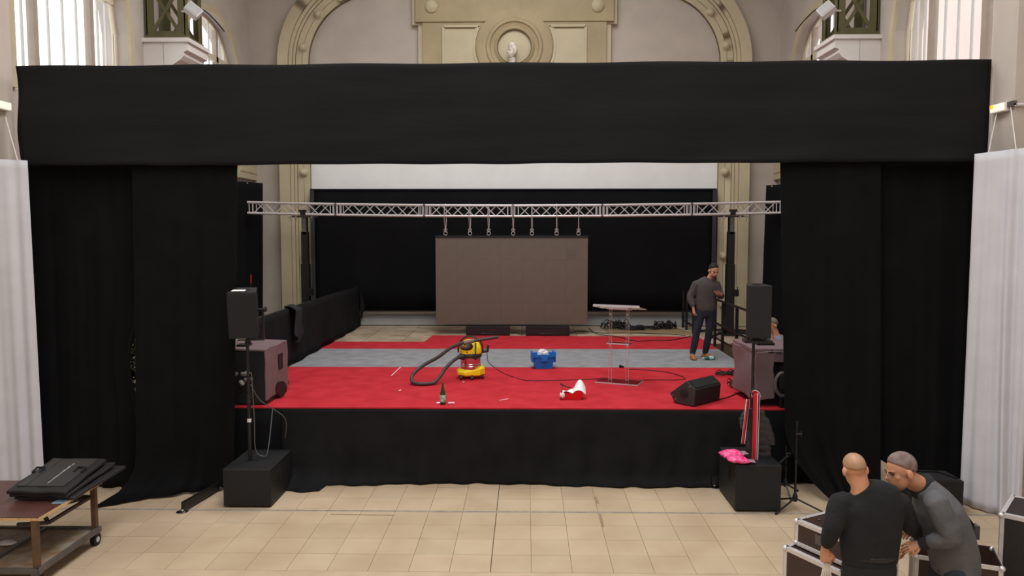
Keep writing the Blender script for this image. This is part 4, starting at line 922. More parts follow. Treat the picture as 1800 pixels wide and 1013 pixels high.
for (x, y) in ((-0.17, -0.13), (0.0, -0.18), (0.18, -0.1), (-0.15, 0.14), (0.15, 0.14)):
    bm = NB(); p = B0 @ V((x, y, 0)); tube(bm, [p + V((-0.018, 0, 0.03)), p + V((0.018, 0, 0.03))], 0.03, 12); bar(bm, p + V((0, 0, 0.04)), p + V((0, 0, 0.075)), 0.03, 0.03); ob('castor', bm, M_dplas, t)
bm = NB(); lathe(bm, [(0.155, 0.12), (0.157, 0.20), (0.163, 0.205), (0.157, 0.212), (0.157, 0.23), (0.163, 0.236), (0.158, 0.243), (0.163, 0.36)], 32, mtx=B0); ob('steel_drum', bm, M_steel, t, smooth=True, ang=25)
bm = NB(); lathe(bm, [(0.165, 0.335), (0.178, 0.35), (0.178, 0.40), (0.17, 0.41)], 32, mtx=B0); ob('collar', bm, M_dplas, t, smooth=True)
rs = []
for (a, b, z, oy) in ((0.172, 0.165, 0.405, 0), (0.174, 0.168, 0.45, 0), (0.165, 0.16, 0.51, 0.005), (0.14, 0.14, 0.565, 0.01), (0.10, 0.11, 0.60, 0.015), (0.05, 0.06, 0.615, 0.015)):
    n = 28; rs.append([B0 @ V((a * math.copysign(abs(math.cos(q)) ** 0.8, math.cos(q)), oy + b * math.copysign(abs(math.sin(q)) ** 0.8, math.sin(q)), z)) for q in [2 * math.pi * k / n for k in range(n)]])
bm = NB(); rings(bm, rs); hd = ob('motor_head', bm, M_yellow, t, smooth=True, ang=50)
# black control face at the left front, with dial
fd_ = V((-0.62, -0.78, 0)).normalized()
m5 = B0 @ frame4(fd_ * 0.115 + V((0, 0, 0.515)), fd_.cross(V((0, 0, 1))) * -1, V((0, 0, 1)) * 0.8 - fd_ * 0.6, fd_ * 0.8 + V((0, 0, 0.6)))
bm = NB(); lathe(bm, [(0.105, -0.05), (0.11, 0.02), (0.10, 0.045), (0.085, 0.05)], 24, mtx=m5, sy=0.72); ob('control_face', bm, M_dplas, hd, smooth=True)
bm = NB(); lathe(bm, [(0.085, 0.05), (0.08, 0.056)], 24, mtx=m5, sy=0.68); ob('control_glass', bm, mat('grey_control_panel', (110, 108, 112), 0.25), hd)
bm = NB()
n = 20
for k in range(n):
    pass
lathe(bm, [(0.034, 0.055), (0.034, 0.075), (0.022, 0.078), (0.020, 0.066)], 20, mtx=m5); ob('dial', bm, M_yellow, hd, smooth=True)
bm = NB(); lathe(bm, [(0.019, 0.056), (0.019, 0.07), (0.01, 0.075)], 14, mtx=m5); ob('dial_centre', bm, M_dplas, hd, smooth=True)
m6 = B0 @ frame4(fd_ * 0.171 + V((0, 0, 0.438)), fd_.cross(V((0, 0, 1))) * -1, V((0, 0, 1)), fd_)
bm = NB(); box(bm, (-0.055, -0.018, -0.01), (0.055, 0.018, 0.004), m6); pl = ob('name_plate', bm, M_yellow, hd)
text_mesh('lettering', 'K\u00c4RCHER', 0.027, m6 @ Matrix.Translation((0, 0, 0.005)), M_rubber, pl)
# carrying handle, side discs
bm = NB(); hp = [B0 @ V(p) for p in ((0.178, -0.03, 0.40), (0.185, -0.035, 0.5), (0.14, -0.03, 0.60), (0.05, 0.0, 0.655), (-0.06, 0.05, 0.655), (-0.15, 0.09, 0.58), (-0.185, 0.1, 0.45), (-0.178, 0.1, 0.4))]
tube(bm, spline(hp, 4), 0.014, 8); ob('carry_handle', bm, M_dplas, t, smooth=True)
bm = NB(); q = V((0.30, -0.95, 0)).normalized(); tube(bm, [B0 @ (q * 0.16 + V((0, 0, 0.36))), B0 @ (q * 0.195 + V((0, 0, 0.36)))], 0.042, 16); ob('latch_disc', bm, M_dplas, t, smooth=True)
bm = NB(); bar(bm, B0 @ (q * 0.18 + V((0, 0, 0.38))), B0 @ (q * 0.14 + V((0.02, 0, 0.58))), 0.03, 0.02); ob('latch_arm', bm, M_dplas, t)
bm = NB(); tube(bm, [B0 @ V((0.15, 0.0, 0.42)), B0 @ V((0.27, -0.02, 0.43)), B0 @ V((0.28, -0.02, 0.52))], [0.035, 0.028, 0.02], 8); ob('cable_hook', bm, M_dplas, t)
bm = NB(); tube(bm, [B0 @ V((-0.13, -0.09, 0.355)), B0 @ V((-0.215, -0.10, 0.36))], [0.05, 0.035], 14); ob('hose_socket', bm, M_dplas, t, smooth=True)
hose = [B0 @ V((-0.2, -0.10, 0.36)), D(795, 636, 11.78), D(783, 648, 11.7), D(775, 660, 11.62), D(763, 673, 11.5), D(748, 680, 11.42), D(733, 679, 11.42), D(724, 670, 11.5), D(727, 657, 11.62), D(745, 642, 11.75), D(770, 628, 11.8), D(792, 612, 11.85), D(810, 604, 11.87), D(822, 601, 11.88)]
for p in hose: p.z = max(p.z, S + 0.03)
bm = NB(); tube(bm, spline(hose, 8), 0.027, 10); ob('hose', bm, M_hose, t, smooth=True)
bm = NB(); tube(bm, [D(816, 603, 11.87), D(834, 599, 11.87)], 0.032, 12); ob('hose_coupling', bm, mat('grey_plastic', (120, 116, 114), 0.4), t, smooth=True)
bm = NB(); tube(bm, [D(830, 600, 11.87), D(876, 592.5, 11.87)], [0.026, 0.022], 12); ob('suction_tube', bm, M_hose, t, smooth=True)
cable('thin black power cord trailing from the vacuum cleaner to the right', [B0 @ V((0.26, -0.02, 0.40)), D(858, 636, 11.8), D(868, 645, 11.75), D(882, 655, 11.75) , G(900, 662, Sc), G(925, 669, Sc), G(960, 669, Sc), G(1000, 668, Sc), G(1050, 666, Sc), G(1075, 666, Sc)], 0.006)

# blue crate
bc = G(955, 649, S) + V((0, 0.13, 0))
t = thing('blue_crate', bc, 'blue plastic crate full of white paper on the red carpet', 'crate')
m4 = Matrix.Translation(bc) @ Matrix.Rotation(R(6), 4, 'Z')
def rr(w_, d_, z): return [m4 @ V((x, y, z)) for x, y in ((-w_, -d_), (w_, -d_), (w_, d_), (-w_, d_))]
bm = NB()
rings(bm, [rr(.145, .11, 0), rr(.16, .125, .12), rr(.168, .133, .24), rr(.160, .125, .24), rr(.135, .10, .02)]); ob('body', bm, M_blue, t)
bm = NB(); box(bm, (-0.185, -0.15, 0.20), (0.185, -0.13, 0.245), m4); box(bm, (-0.185, 0.13, 0.20), (0.185, 0.15, 0.245), m4); box(bm, (-0.185, -0.13, 0.20), (-0.166, 0.13, 0.245), m4); box(bm, (0.166, -0.13, 0.20), (0.185, 0.13, 0.245), m4); ob('rim', bm, M_blue, t)
for s in (-1, 1):
    bm = NB(); box(bm, (min(s * 0.17, s * 0.205), -0.12, 0.11), (max(s * 0.17, s * 0.205), 0.12, 0.285), m4); ob('lid_flap', bm, M_blue, t, bev=0.008)
bm = NB(); box(bm, (-0.05, -0.16, 0.13), (0.06, -0.132, 0.20), m4); ob('label_holder', bm, M_blue, t, bev=0.005)
def crumple(lab, c, rx, ry, rz_, m, seed, name='crumpled_paper', cat='paper'):
    rg = random.Random(seed); bm = NB(); ell(bm, c, (rx, ry, rz_), nu=14, nv=8)
    for v in bm.verts: v.co += V((rg.uniform(-1, 1) * rx * .18, rg.uniform(-1, 1) * ry * .18, rg.uniform(-1, 1) * rz_ * .3))
    return ob(name, bm, m, label=lab, cat=cat)
crumple('crumpled white paper heaped in the blue crate', bc + V((0, 0, 0.225)), 0.105, 0.085, 0.085, M_paper, 2)
# red box with white cloth
rc = G(1009, 703, S) + V((0, 0.1, 0)); m4 = Matrix.Translation(rc) @ Matrix.Rotation(R(-4), 4, 'Z')
t = thing('red_box', rc, 'open red plastic box with a white sheet sticking out, on the front red carpet', 'box')
side = [(-0.165, 0.0), (0.095, 0.0), (0.135, 0.055), (0.125, 0.085), (0.105, 0.125), (0.03, 0.118), (0.0, 0.09), (-0.165, 0.09)]
for nm, y in (('front_wall', -0.1), ('back_wall', 0.1)):
    bm = NB(); prism(bm, side if y < 0 else [(x, z * 1.25) for x, z in side], 0.006, m4 @ frame4((0, y, 0.002), (1, 0, 0), (0, 0, 1), (0, -1, 0))); ob(nm, bm, M_redp, t)
bm = NB(); box(bm, (-0.165, -0.1, 0.002), (0.095, 0.1, 0.01), m4); ob('bottom', bm, M_redp, t)
bm = NB(); box(bm, (-0.17, -0.1, 0.002), (-0.163, 0.1, 0.10), m4); ob('end_wall', bm, M_redp, t); bm = NB(); prism(bm, [(0.09, 0.003), (0.13, 0.055), (0.12, 0.085), (0.083, 0.003)], 0.2, m4 @ frame4((0, 0.1, 0), (1, 0, 0), (0, 0, 1), (0, -1, 0))); ob('end_wall', bm, M_redp, t)
def shf(u, v):
    if u < 0.45: p = V((-0.155 + u / 0.45 * 0.15, -0.085 + v * 0.17, 0.095 + 0.02 * math.sin(u * 9 + v * 4)))
    else:
        k = (u - 0.45) / 0.55; p = V((-0.005 + k * 0.17, -0.085 + v * 0.17, 0.10 + 0.12 * v * math.sin(k * 2.6) + 0.045 * math.sin(k * 3.0) - 0.03 * k))
    return m4 @ p
bm = NB(); sheet(bm, shf, 16, 8); ob('white_sheet', bm, M_paper, label='white sheet draped in the open red box', cat='sheet', solid=0.003)
t = thing('hand_brush', G(989, 700, S), 'dark stick leaning on the red box with a white crumpled tag', 'brush')
bm = NB(); tube(bm, [D(985, 675, 10.52), D(996, 680.5, 10.48)], [0.014, 0.009], 8); tube(bm, [D(996, 680.5, 10.48), D(1004, 681.5, 10.5)], 0.008, 8); ob('stick', bm, mat('dark_red_stick', (60, 22, 22), 0.5), t)
bm = NB(); tube(bm, [D(989, 679, 10.51), D(987, 690, 10.47), G(985, 703, S + .004)], 0.005, 6); ob('cord', bm, M_cable, t)
rg = random.Random(3); bm = NB(); ell(bm, D(988.5, 695, 10.48), (0.035, 0.03, 0.042), nu=10, nv=7)
for v in bm.verts: v.co += V((rg.uniform(-1, 1), rg.uniform(-1, 1), rg.uniform(-1, 1))) * 0.008
ob('tag', bm, M_paper, t)
# green bottle
gb = G(778.5, 711, S)
t = thing('glass_bottle', gb, 'green glass bottle with a printed green label near the stage edge', 'bottle')
k = 0.295 / 0.30
bm = NB(); lathe(bm, [(0.033, 0.0), (0.037, 0.006), (0.039, 0.13), (0.036, 0.15), (0.022, 0.20), (0.0135, 0.25), (0.0125, 0.29)], 24, c=gb); ob('glass', bm, M_green, t, smooth=True)
bm = NB(); lathe(bm, [(0.0398, 0.035), (0.0405, 0.04), (0.0405, 0.13), (0.0398, 0.132)], 24, c=gb); ob('label', bm, M_labelg, t, smooth=True)
bm = NB(); lathe(bm, [(0.0145, 0.275), (0.0145, 0.295), (0.001, 0.297)], 14, c=gb); ob('cap', bm, M_leaf, t)
def scrap(lab, a, b, wd, th=0.004, m=M_paper):
    bm = NB(); bar(bm, a + V((0, 0, th)), b + V((0, 0, th)), wd, th); return ob('scrap', bm, m, label=lab, cat='litter', group='litter on the carpet')
scrap('white paper scrap left of the green bottle', gb + V((-0.09, 0.06, 0.0)), gb + V((-0.04, 0.10, 0.0)), 0.05)
scrap('pale twisted scrap right of the green bottle', gb + V((0.07, 0.03, 0)), gb + V((0.15, 0.045, 0)), 0.03, 0.012)
scrap('long thin white stick by the grey carpet edge, left of the hose', G(688, 661, S), G(704, 646, S), 0.012)
scrap('short thin white stick near the stage edge right of the bottle', G(878, 704.5, S), G(893, 702, S), 0.012)
scrap('tiny white crumb under the vacuum cleaner', G(813, 672.5, S), G(816, 672, S), 0.02)
scrap('tiny pale crumb at the front edge, far left of the bottle', G(702, 688, S), G(704, 686, S), 0.02)
# water bottle lying
a = G(1233, 633.5, S); b = G(1256, 632.5, S); zc_ = V((0, 0, 0.036))
t = thing('water_bottle', (a + b) / 2, 'teal plastic water bottle lying on the grey carpet at the standing man\'s feet', 'bottle')
d = (b - a); bm = NB(); tube(bm, [a + zc_ + d * q for q in (0.16, 0.2, 0.34, 0.4, 0.95, 1.0)], [0.013, 0.014, 0.032, 0.035, 0.035, 0.03], 16); ob('body', bm, M_teal, t, smooth=True)
bm = NB(); tube(bm, [a + zc_ + d * 0.05, a + zc_ + d * 0.2], 0.017, 12); ob('cap', bm, M_lampw, t, smooth=True)
bm = NB(); tube(bm, [a + zc_ + d * 0.55, a + zc_ + d * 0.88], 0.0362, 16); ob('label', bm, mat('pale_label', (190, 214, 214), 0.5), t, smooth=True)

# ================================================================== RIGHT OF THE STAGE
# padded jacket on the pole
jx, jy = PR.x, PR.y - 0.03; jz = D(1320, 712, jy).z
t = thing('padded_jacket', (jx + 0.1, jy, 0.6), 'black quilted jacket hanging on the right loudspeaker pole', 'jacket')
def quilt(path, radii, nm, flat=0.55, nseg=6):
    bm = NB(); P_ = spline(path, 16); n = len(P_); rs = []
    for i, p in enumerate(P_):
        q = i / (n - 1) * (len(radii) - 1); i0 = min(int(q), len(radii) - 2); r = radii[i0] + (radii[i0 + 1] - radii[i0]) * (q - i0)
        r *= 0.90 + 0.13 * abs(math.sin(i * math.pi / 6)) ** 0.5
        rs.append([p + V((r * math.cos(a), r * flat * math.sin(a), 0)) for a in [2 * math.pi * k / 16 for k in range(16)]])
    rings(bm, rs); ob(nm, bm, M_jacket, t, smooth=True, ang=80)
J = lambda px, py, y: D(px, py, y)
quilt([J(1334, 722, jy), J(1337, 750, jy), J(1339, 785, jy), J(1341, 812, jy)], [0.07, 0.10, 0.115, 0.10], 'body')
quilt([J(1344, 735, jy - 0.02), J(1353, 765, jy - 0.03), J(1356, 782, jy - 0.03)], [0.05, 0.055, 0.045], 'sleeve')
quilt([J(1316, 718, jy - 0.05), J(1307, 738, jy - 0.06), J(1308, 755, jy - 0.05)], [0.05, 0.055, 0.045], 'sleeve')
quilt([J(1318, 722, jy + 0.03), J(1321, 770, jy + 0.03), J(1322, 815, jy + 0.03)], [0.06, 0.08, 0.075], 'lining', nseg=6)
# striped scarf
def scf(x0p, x1p, ytop, ybot, dx, yoff):
    def f(u, v):
        py = ytop + (ybot - ytop) * v; px = x0p + (x1p - x0p) * u + dx * v
        return D(px, py, jy + yoff + 0.01 * math.sin(u * 7 + v * 3) - 0.02 * math.sin(v * 3))
    return f
t = thing('striped_scarf', D(1328, 822, jy - 0.13), 'red scarf with white and dark stripes hanging over the right pole', 'scarf')
cols = [0, 0, 2, 0, 0, 0, 1, 2, 2, 1]
bm = NB(); sheet(bm, scf(1325, 1336, 692, 823, -4, -0.13), 10, 24, lambda i, j: cols[i]); ob('long_end', bm, [M_scr, M_scw, M_sck], t, smooth=True, solid=0.008, ang=180)
bm = NB(); sheet(bm, scf(1312, 1318, 702, 781, -9, -0.14), 10, 16, lambda i, j: (1, 2, 0, 0, 0, 2, 2, 0, 2, 1)[i]); ob('short_end', bm, [M_scr, M_scw, M_sck], t, smooth=True, solid=0.008, ang=180)
def nk(u, v):
    a = R(-20 + 220 * u); return V((jx + 0.02 + 0.055 * math.cos(a) - 0.0, jy - 0.06 + 0.06 * math.sin(a), jz + 0.09 + 0.06 * math.sin(u * 3.1) + 0.05 * v))
bm = NB(); sheet(bm, nk, 14, 4, lambda i, j: (0, 0, 1, 2)[j]); ob('neck_fold', bm, [M_scr, M_scw, M_sck], t, smooth=True, solid=0.008, ang=180)
# pink bags
def pillow(lab, c, w_, d_, h, rz, tilt):
    m4 = Matrix.Translation(c) @ Matrix.Rotation(rz, 4, 'Z') @ Matrix.Rotation(tilt, 4, 'Y')
    rg = random.Random(int(c.x * 100)); bm = NB()
    for s in (1, -1):
        sheet(bm, lambda u, v: m4 @ V(((u - .5) * w_, (v - .5) * d_, h * 0.5 + s * (h * 0.5 * (max(0, 1 - abs(2 * u - 1) ** 2.2)) ** 0.6 * (max(0, 1 - abs(2 * v - 1) ** 2.2)) ** 0.6 * (0.85 + 0.18 * math.sin(u * 17 + v * 11)) + 0.002))), 18, 12)
    bmesh.ops.remove_doubles(bm, verts=bm.verts, dist=0.0045)
    t = thing('plastic_bag', c, lab, 'bag', 'pink bags on the subwoofer'); ob('filled_bag', bm, M_pink, t, smooth=True, ang=180)
    bm = NB(); box(bm, (w_ / 2 - 0.01, -d_ * 0.3, h * 0.5 - 0.002), (w_ / 2 + 0.07, d_ * 0.3, h * 0.5 + 0.002), m4); ob('clear_flap', bm, mat('clear_wrap', (215, 190, 200), 0.2, trans=0.5), t)
pillow('pink plastic bag lying behind, half under the other pink bag', G(1286, 806, 0.579) + V((0, 0.02, 0)), 0.26, 0.22, 0.10, R(8), R(-3))
pillow('pink plastic bag lying in front on the right floor subwoofer', G(1296, 814, 0.579), 0.26, 0.19, 0.085, R(-6), R(4))
# microphone stand
mb = G(1397, 896)
def tripod(lab, b, h, legs, lr, top=None, name='microphone_stand'):
    t = thing(name, b, lab, 'stand', 'stands by the right curtain')
    bm = NB(); tube(bm, [b + V((0, 0, 0.1)), b + V((0, 0, h * 0.55))], 0.014, 10); ob('lower_tube', bm, M_bmetal, t, smooth=True)
    bm = NB(); tube(bm, [b + V((0, 0, h * 0.53)), b + V((0, 0, h))], 0.009, 8); ob('upper_tube', bm, M_bmetal, t, smooth=True)
    bm = NB(); lathe(bm, [(0.02, 0.10), (0.032, 0.12), (0.03, 0.17), (0.018, 0.2)], 12, c=b); ob('hub', bm, M_bmetal, t, smooth=True)
    bm = NB(); lathe(bm, [(0.018, h * 0.52), (0.02, h * 0.57)], 10, c=b); ob('clutch', bm, M_bmetal, t)
    for a in legs:
        e = b + V((lr * math.cos(R(a)), lr * math.sin(R(a)), 0.015)); bm = NB(); tube(bm, [b + V((0, 0, 0.14)), e], 0.011, 8); lg = ob('leg', bm, M_bmetal, t, smooth=True)
        bm = NB(); ell(bm, e, (0.02, 0.02, 0.014), nu=8, nv=6); ob('rubber_foot', bm, M_rubber, lg)
    zt_ = h * 0.86
    bm = NB(); tube(bm, [b + V((-0.01, 0, zt_)), b + V((0.06, -0.01, zt_))], 0.013, 8); tube(bm, [b + V((0.05, 0, zt_ - 0.04)), b + V((0.05, 0, zt_ + 0.03))], 0.012, 8); ob('clamp', bm, M_bmetal, t)
    bm = NB(); tube(bm, [b + V((0, 0, h - 0.05)), b + V((0, 0, h + 0.005))], 0.014, 8); ob('tip', bm, M_bmetal, t)
    return t
tripod('black tripod microphone stand in front of the right curtain', mb, D(1397, 741, mb.y).z, (212, -25, 110), 0.33)
b2_ = V((3.31, 9.62, 0)); tripod('low black tripod stand behind the right floor subwoofer', b2_, 0.62, (30, 150, 270), 0.22)
t = thing('boom_arm', V((2.98, 9.66, 0.62)), 'thin black boom arm with a pale tip behind the right floor subwoofer', 'boom')
bm = NB(); tube(bm, [D(1356, 828, 9.66), D(1382, 804, 9.66)], 0.012, 8); ob('arm', bm, M_bmetal, t); bm = NB(); tube(bm, [D(1381, 805, 9.66), D(1385, 801.5, 9.66)], 0.015, 8); ob('tip', bm, M_gsteel, t)
t = thing('levelling_foot', G(1256, 858), 'stage levelling foot with chrome disc left of the pink-bag subwoofer', 'foot')
c = G(1256, 858); bm = NB(); lathe(bm, [(0.07, 0.001), (0.07, 0.012), (0.02, 0.03), (0.018, 0.06)], 18, c=c); ob('chrome_disc', bm, M_chrome, t, smooth=True); bm = NB(); box(bm, c + V((-0.045, -0.04, 0.05)), c + V((0.06, 0.06, 0.15))); ob('socket', bm, M_bmetal, t)
# low black box by the white drape
t = thing('black_case', (4.98, 9.1, 0), 'low black box standing against the right white drape', 'case')
bm = NB(); box(bm, (4.5, 8.9, 0.0), (5.15, 9.3, 0.42)); ob('body', bm, M_black, t, bev=0.01); zz = 0.42
bm = NB(); box(bm, (4.52, 8.92, zz), (5.13, 9.28, zz + 0.006)); ob('lid', bm, M_dplas, t); bm = NB(); tube(bm, [(4.6, 9.25, zz + 0.02), (5.0, 9.2, zz + 0.02), (5.1, 8.95, zz + 0.015)], 0.01, 6); ob('edge_trim', bm, M_bmetal, t)

# ---------------------------------------------------------------- flight cases
def flight(lab, c, d1, a, b, z0, h, m, lid=True, open_top=False, group='flight cases'):
    """c = left corner; d1 points away to the right, d2 towards the camera"""
    d1 = V((d1[0], d1[1], 0)).normalized(); d2 = V((d1.y, -d1.x, 0))
    m4 = frame4((c[0], c[1], z0), d1, d2 * -1, (0, 0, 1))      # local: x along d1, y = -d2 direction (0..-b)
    t = thing('flight_case', (c[0] + d1.x * a / 2 + d2.x * b / 2, c[1] + d1.y * a / 2 + d2.y * b / 2, z0), lab, 'case', group)
    e = 0.038
    if open_top:
        for nm, lo, hi in (('panel', (0.006, -b + 0.006, 0.01), (0.018, -0.006, h)), ('panel', (a - 0.018, -b + 0.006, 0.01), (a - 0.006, -0.006, h)), ('panel', (0.018, -b + 0.006, 0.01), (a - 0.018, -b + 0.018, h)), ('panel', (0.018, -0.018, 0.01), (a - 0.018, -0.006, h)), ('panel', (0.018, -b + 0.018, 0.01), (a - 0.018, -0.018, 0.03))):
            bm = NB(); box(bm, lo, hi, m4); ob(nm, bm, m, t)
        bm = NB(); box(bm, (0.03, -b + 0.03, h * 0.55), (a - 0.03, -0.03, h * 0.58), m4); ob('tray', bm, M_rubber, t)
    else:
        bm = NB(); box(bm, (0.006, -b + 0.006, 0.006), (a - 0.006, -0.006, h - 0.006), m4); ob('body', bm, m, t)
    def prof(lo, hi):
        bm = NB(); box(bm, lo, hi, m4); ob('edge_profile', bm, M_alu, t, bev=0.003)
    for z in ((0.0, e), (h - e, h)):
        prof((0, -b, z[0]), (a, -b + e * 0.25, z[1])); prof((0, -e * 0.25, z[0]), (a, 0, z[1]))
        prof((0, -b, z[0]), (e * 0.25, 0, z[1])); prof((a - e * 0.25, -b, z[0]), (a, 0, z[1]))
    if not open_top:
        for lo, hi in (((0, -b, h - 0.004), (a, -b + e, h + 0.001)), ((0, -e, h - 0.004), (a, 0, h + 0.001)), ((0, -b, h - 0.004), (e, 0, h + 0.001)), ((a - e, -b, h - 0.004), (a, 0, h + 0.001))): prof(lo, hi)
    for x in (0, a):
        for y in (-b, 0):
            x0_ = x if x == 0 else a - e; y0_ = y if y == -b else -e
            prof((x0_, y0_, 0), (x0_ + e, y0_ + e * 0.25 if y == -b else 0, h)) if y == -b else prof((x0_, -e * 0.25, 0), (x0_ + e, 0, h))
            prof((x if x == 0 else a - e * 0.25, y0_, 0), (e * 0.25 if x == 0 else a, y0_ + e, h))
            for z in (0.02, h - 0.02):
                bm = NB(); ell(bm, m4 @ V((x + (0.012 if x == 0 else -0.012), y + (0.012 if y == -b else -0.012), z)), (0.026, 0.026, 0.026), nu=12, nv=8); ob('ball_corner', bm, M_alu, t, smooth=True)
    # latch on the side towards the camera and left
    for (lo, hi) in (((-0.006, -b * 0.6, h * 0.40), (0.0, -b * 0.6 + 0.09, h * 0.40 + 0.08)),):
        bm = NB(); box(bm, lo, hi, m4); ob('latch', bm, M_gsteel, t)
    return t, m4
ang = R(29); d1 = (math.cos(ang), math.sin(ang))
lowc = (2.22, 6.46); uc = (2.314, 6.47)
t, m4 = flight('brown flight case at the bottom of the stack beside the man in black', lowc, d1, 0.69, 0.60, 0.06, 0.585, M_brown)
for x in (0.08, 0.64):
    for y in (-0.46, -0.08):
        bm = NB(); p = m4 @ V((x, y, -0.03)); tube(bm, [p + V((-0.02, 0, 0)), p + V((0.02, 0, 0))], 0.03, 12); ob('castor', bm, M_rubber, t)
t, m4 = flight('brown flight case on top of the stack beside the man in black', uc, d1, 0.58, 0.52, 0.652, 0.228, M_brown)
for (x, y) in ((0.09, -0.05), (0.16, -0.12), (0.22, -0.2), (0.30, -0.08)):
    bm = NB(); lathe(bm, [(0.012, 0.229), (0.012, 0.233), (0.004, 0.235)], 10, mtx=m4 @ Matrix.Translation((x, y, 0))); ob('screw', bm, M_gsteel, t)
bm = NB(); bar(bm, m4 @ V((0.16, -0.25, 0.242)), m4 @ V((0.26, -0.22, 0.242)), 0.02, 0.014); ob('white_handle', bm, M_lampw, t)
ang2 = R(20); d12 = (math.cos(ang2), math.sin(ang2))
t, m4 = flight('open brown flight case with metal rim behind the bending man', (3.333, 6.449), (0.374, 0.927), 0.46, 0.66, 0.06, 0.52, M_brown, open_top=True)
bm = NB(); prism(bm, [(3.55, 0.585), (4.06, 0.585), (4.04, 0.71), (3.90, 0.90), (3.55, 0.97)], 0.02, frame4((0, 6.93, 0), (1, -0.03, 0), (0, 0, 1), (0, -1, 0))); ld = ob('raised_lid', bm, M_rubber, t)
bm = NB(); box(bm, (4.03, 6.76, 0.585), (4.07, 6.84, 0.71)); ob('lid_corner', bm, M_gsteel, ld)
t, m4 = flight('tall dark flight case with metal edges at the right frame edge', (4.125, 6.584), (0.64, 0.768), 0.61, 0.9, 0.0, 0.90, M_dkcase)

# ================================================================== LEFT FRONT: trolley with folded bags
tx_r, ty0, ty1 = -4.575, 6.89, 7.9; tx_l = -5.75
t = thing('trolley', ((tx_l + tx_r) / 2, (ty0 + ty1) / 2, 0), 'worn two-tier steel trolley with brown top at the left frame edge', 'trolley')
bm = NB(); box(bm, (tx_l, ty0 - 0.0, 0.655), (tx_r + 0.03, 7.95, 0.678)); ob('table_top', bm, M_wood, t)
bm = NB(); box(bm, (tx_r + 0.03, ty0, 0.653), (tx_r + 0.04, 7.95, 0.6785)); box(bm, (tx_l, ty0 - 0.01, 0.652), (tx_r + 0.04, ty0, 0.672)); ob('chipped_edge', bm, M_chip, t)
for x in (tx_l + 0.05, tx_r - 0.02):
    for y in (ty0 + 0.02, ty1 - 0.02):
        bm = NB(); box(bm, (x - 0.025, y - 0.025, 0.17), (x + 0.025, y + 0.025, 0.655)); ob('post', bm, M_rust, t)
        bm = NB(); tube(bm, [(x - 0.025, y, 0.066), (x + 0.025, y, 0.066)], 0.065, 16); cs = ob('castor', bm, M_rubber, t, smooth=True)
        bm = NB(); tube(bm, [(x - 0.03, y, 0.066), (x + 0.03, y, 0.066)], 0.03, 12); ob('castor_hub', bm, M_alu, cs, smooth=True)
        bm = NB(); box(bm, (x - 0.035, y - 0.04, 0.125), (x + 0.035, y + 0.04, 0.152)); ob('castor_plate', bm, M_gsteel, cs)
bm = NB(); box(bm, (tx_l, ty0, 0.155), (tx_r + 0.0, ty1, 0.168)); ob('lower_shelf', bm, M_shelf, t)
for a, b in (((tx_l, ty0 - 0.01, 0.17), (tx_r + 0.01, ty0 - 0.01, 0.17)), ((tx_l, ty1, 0.17), (tx_r + 0.01, ty1, 0.17)), ((tx_r + 0.01, ty0 - 0.02, 0.17), (tx_r + 0.01, ty1 + 0.02, 0.17)), ((tx_l + 0.02, ty0, 0.17), (tx_l + 0.02, ty1, 0.17)), ((-5.13, ty0, 0.172), (-5.13, ty1, 0.172))):
    bm = NB(); bar(bm, a, b, 0.035, 0.05); ob('frame_bar', bm, M_gsteel, t)
for a, b in (((tx_r - 0.05, ty1 - 0.02, 0.53), (tx_r - 0.42, ty1 - 0.02, 0.53)), ((tx_r - 0.05, ty1 - 0.04, 0.53), (-4.72, 7.3, 0.47)), ((-4.72, 7.3, 0.47), (-5.0, 7.25, 0.47)), ((-4.72, 7.3, 0.47), (-4.85, 7.37, 0.60)), ((tx_r - 0.1, ty1 - 0.03, 0.52), (-4.85, 7.45, 0.56))):
    bm = NB(); bar(bm, a, b, 0.03, 0.03); ob('brace_bar', bm, mat('dark_brace', (62, 52, 50), 0.5), t)
bm = NB(); box(bm, (-4.66, 7.26, 0.679), (-4.55, 7.42, 0.682)); ob('blue_sticker', bm, mat('blue_sticker', (70, 140, 180), 0.5, rgb2=(190, 200, 210), vs=30), t)
